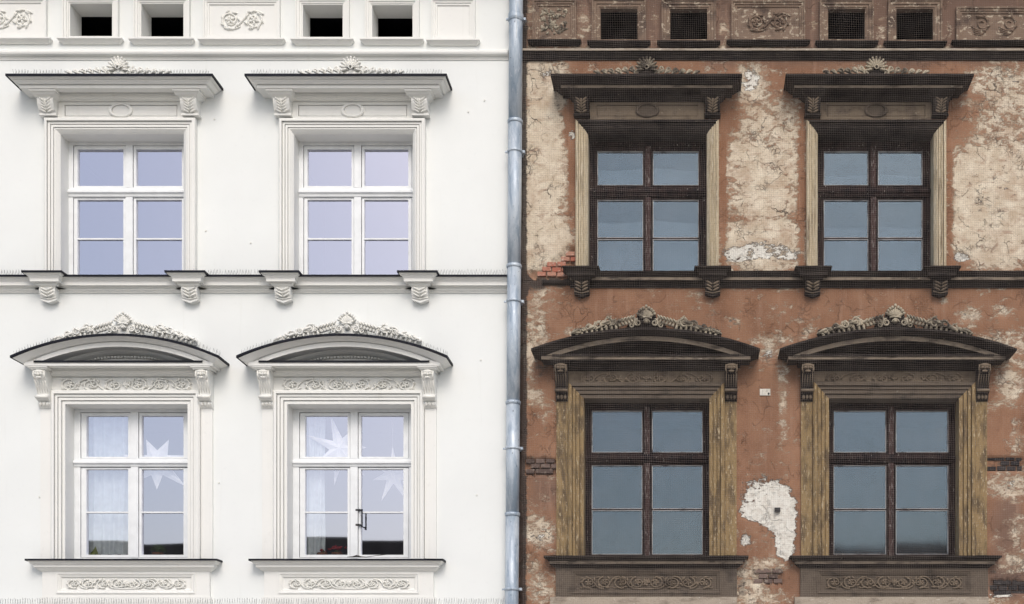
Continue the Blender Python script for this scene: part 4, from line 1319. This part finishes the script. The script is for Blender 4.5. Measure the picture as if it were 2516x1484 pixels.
a, b = dw(388, 1352, -.36)
plant('potted_plant', 'spiky green potted plant behind the left lower white window, right pane', 'potted plant', a, 1368, -.36, 'leaf_green', 90, 26, 26)
a, b = dw(230, 1362, -.30)
root = thing('leafy_plant', 'yellow green pointed leaf in the bottom left pane of the left lower window', 'plant', (wx(a), .30, wz(1368)))
m = MB()
for du, hh, ww in ((0, 34, 15), (-9, 22, 11), (9, 16, 9)):
    m.loft([[(a + du - ww, 1368, -.30), (a + du, 1368, -.285), (a + du + ww, 1368, -.30)], [(a + du - ww * .6, 1368 - hh * .45, -.31), (a + du + 1, 1368 - hh * .5, -.29), (a + du + ww * .7, 1368 - hh * .45, -.31)], [(a + du + 4, 1368 - hh, -.31), (a + du + 4.4, 1368 - hh, -.30), (a + du + 4.8, 1368 - hh, -.31)]])
child(m.build('leaf', 'leaf_yellow'), root)
for x, lb in ((792, 'single dark red cyclamen bloom behind the bottom left pane, right lower white window'), (828, 'bushy red flowering plant behind the bottom left pane, right lower white window')):
    a, b = dw(x, 1350, -.36)
    pl = plant('flowering_plant', lb, 'flower', a, 1368, -.36, 'leaf_green', 14, 10, 12, 'clay', 1.2)
    m = MB()
    r = random.Random(int(x))
    for i in range(5 if x < 800 else 22):
        aa = r.uniform(0, 6.28); d = r.uniform(0, 6 if x < 800 else 24)
        m.blob(a + math.cos(aa) * d, 1368 - (24 if x < 800 else 30) + math.sin(aa) * d * .5, -.36 + r.uniform(-.03, .03), 4.5, 2.6, 3.5, r.uniform(0, 3), 6, 4)
    child(m.build('petals', 'petal_red', None, True), pl)

for c, k, lbs in ((B_UP[0][0], B_UP[0][1], ('pale sheet hung behind the upper panes of the left brown upper window', 'pale sheet hung behind the lower panes of the left brown upper window')),
                  (B_UP[1][0], B_UP[1][1], ('faint sheet hung behind the upper panes of the right brown upper window', 'faint sheet hung behind the lower panes of the right brown upper window'))):
    for (v0, v1), lb in zip(((388, 452), (520, 684)), lbs):
        if c > 2000: v0 += 14
        m = MB(); w_ = 135 * k
        m.loft([[(c - w_ + 2 * w_ * i / 24, v + (3 * math.sin(i * .35) if j == 0 else 0), -.335 + .006 * math.sin(i * 1.1 + j)) for i in range(25)] for j, v in enumerate(np.linspace(v0, v1, 5))])
        tag(m.build('hanging_sheet', 'pale_cloth' if c < 2000 else 'grey_cloth', None, True, normals=False), lb, 'sheet')
# twig caught on the right-hand white sill
m = MB()
m.tube([(858, 1371, .10), (880, 1370, .11), (905, 1371.5, .12), (940, 1367.5, .13), (962, 1365, .13)], [.6, 1.6, .8, .7, .5], 5)
m.tube([(868, 1371, .11), (884, 1367.5, .13), (892, 1370, .12)], [.5, 1.2, .4], 5)
tag(m.build('twig', 'twig_bark'), 'thin dry twig lying on the sill of the right lower white window', 'twig')

# small fixings on the brown wall
m = MB(); m.box(1866, 1892, 956, 972, -.005, .014)
pl = m.build('wall_plate', 'plate'); tag(pl, 'small cream marker plate on brown plaster between the pediments', 'plate')
m = MB(); m.tube([(1887.5, 968, .012), (1887.5, 968, .020)], 2.6, 10); child(m.build('screw_head', 'iron'), pl)
m = MB(); m.box(1902, 1916, 1248, 1258, -.005, .03); m.box(1904, 1914, 1250, 1256, .03, .034)
tag(m.build('socket_box', 'iron'), 'small black junction box on the big pale plaster patch', 'junction box')
# plugs in the white wall
for i, (x, y) in enumerate(((506, 567), (616, 597), (538, 1186), (1150, 275), (1190, 247), (1181, 884), (1171, 1216), (527, 293), (97, 1221))):
    m = MB(); m.tube([(x, y, -.004), (x, y, .012)], 2.0, 8)
    child(m.build('wall_plug', 'white_ornament'), WB)

# ================================================================== STREET (below the frame and behind the camera)
def sheet(name, x0, x1, y0, y1, z0, z1, mat):
    m = MB()
    a = [m.raw((x, y, z)) for z in (z0, z1) for y in (y0, y1) for x in (x0, x1)]
    for q in ((0, 1, 3, 2), (4, 5, 7, 6), (0, 1, 5, 4), (2, 3, 7, 6), (0, 2, 6, 4), (1, 3, 7, 5)): m.f.append(tuple(a[i] for i in q))
    return struct(m.build(name, mat))
m = MB(); m.f.append(tuple(m.raw(q) for q in ((-400, -400, -.15), (400, -400, -.15), (400, 400, -.15), (-400, 400, -.15))))
struct(m.build('ground', 'bounce_ground'))
sheet('pavement', -60, 60, -3.4, 0.4, -.14, 0.0, 'bounce_paving')
sheet('kerb', -60, 60, -3.56, -3.404, -.14, 0.004, 'kerb_stone')
sheet('road', -60, 60, -20.4, -3.57, -.145, -.13, 'bounce_ground')
sheet('pavement', -60, 60, -25, -20.56, -.14, 0.0, 'bounce_paving')
sheet('kerb', -60, 60, -20.556, -20.404, -.14, 0.004, 'kerb_stone')

def house(label, x0, x1, eaves, ridge, chim=.3):
    root = thing('opposite_house', label, 'house', ((x0 + x1) / 2, -24.5, 0), 'houses across the street')
    y0, y1 = -24.0, -33.0
    def hexa(m, X0, X1, Y0, Y1, Z0, Z1):
        a = [m.raw((x, y, z)) for z in (Z0, Z1) for y in (Y0, Y1) for x in (X0, X1)]
        for q in ((0, 1, 3, 2), (4, 5, 7, 6), (0, 1, 5, 4), (2, 3, 7, 6), (0, 2, 6, 4), (1, 3, 7, 5)): m.f.append(tuple(a[i] for i in q))
    m = MB(); hexa(m, x0, x1, y1, y0, 0, eaves); child(m.build('wall', 'house_wall'), root)
    m = MB(); ym = (y0 + y1) / 2
    e = eaves
    a = [m.raw(q) for q in ((x0 - .2, y0 + .35, e), (x1 + .2, y0 + .35, e), (x1 + .2, ym, ridge), (x0 - .2, ym, ridge), (x0 - .2, y1 - .35, e), (x1 + .2, y1 - .35, e))]
    m.f += [(a[0], a[1], a[2], a[3]), (a[3], a[2], a[5], a[4]), (a[0], a[3], a[4]), (a[1], a[2], a[5]), (a[0], a[1], a[5], a[4])]
    child(m.build('roof', 'roof_tile'), root)
    m = MB(); xc = x0 + (x1 - x0) * chim
    hexa(m, xc, xc + .9, ym - .4, ym + .4, ridge - .6, ridge + .5); child(m.build('chimney', 'house_wall'), root)
    n = max(2, int((x1 - x0) / 2.6))
    for i in range(n):
        for z in ((1.0, 2.6), (4.2, 5.8)):
            if z[1] > eaves - .4: continue
            X = x0 + (x1 - x0) * (i + .5) / n
            m = MB(); hexa(m, X - .5, X + .5, y0 - .02, y0 + .06, *z); child(m.build('window', 'iron'), root)
    return root
house('long low house across the street, dark roof mirrored in the white lower panes', -26, -4.6, 7.62, 8.25, .02)
house('small house across the street behind the camera', -3.8, 3.2, 5.4, 6.5)
house('taller gabled house across the street mirrored in the far right panes', 3.6, 16, 7.45, 8.1, .93)
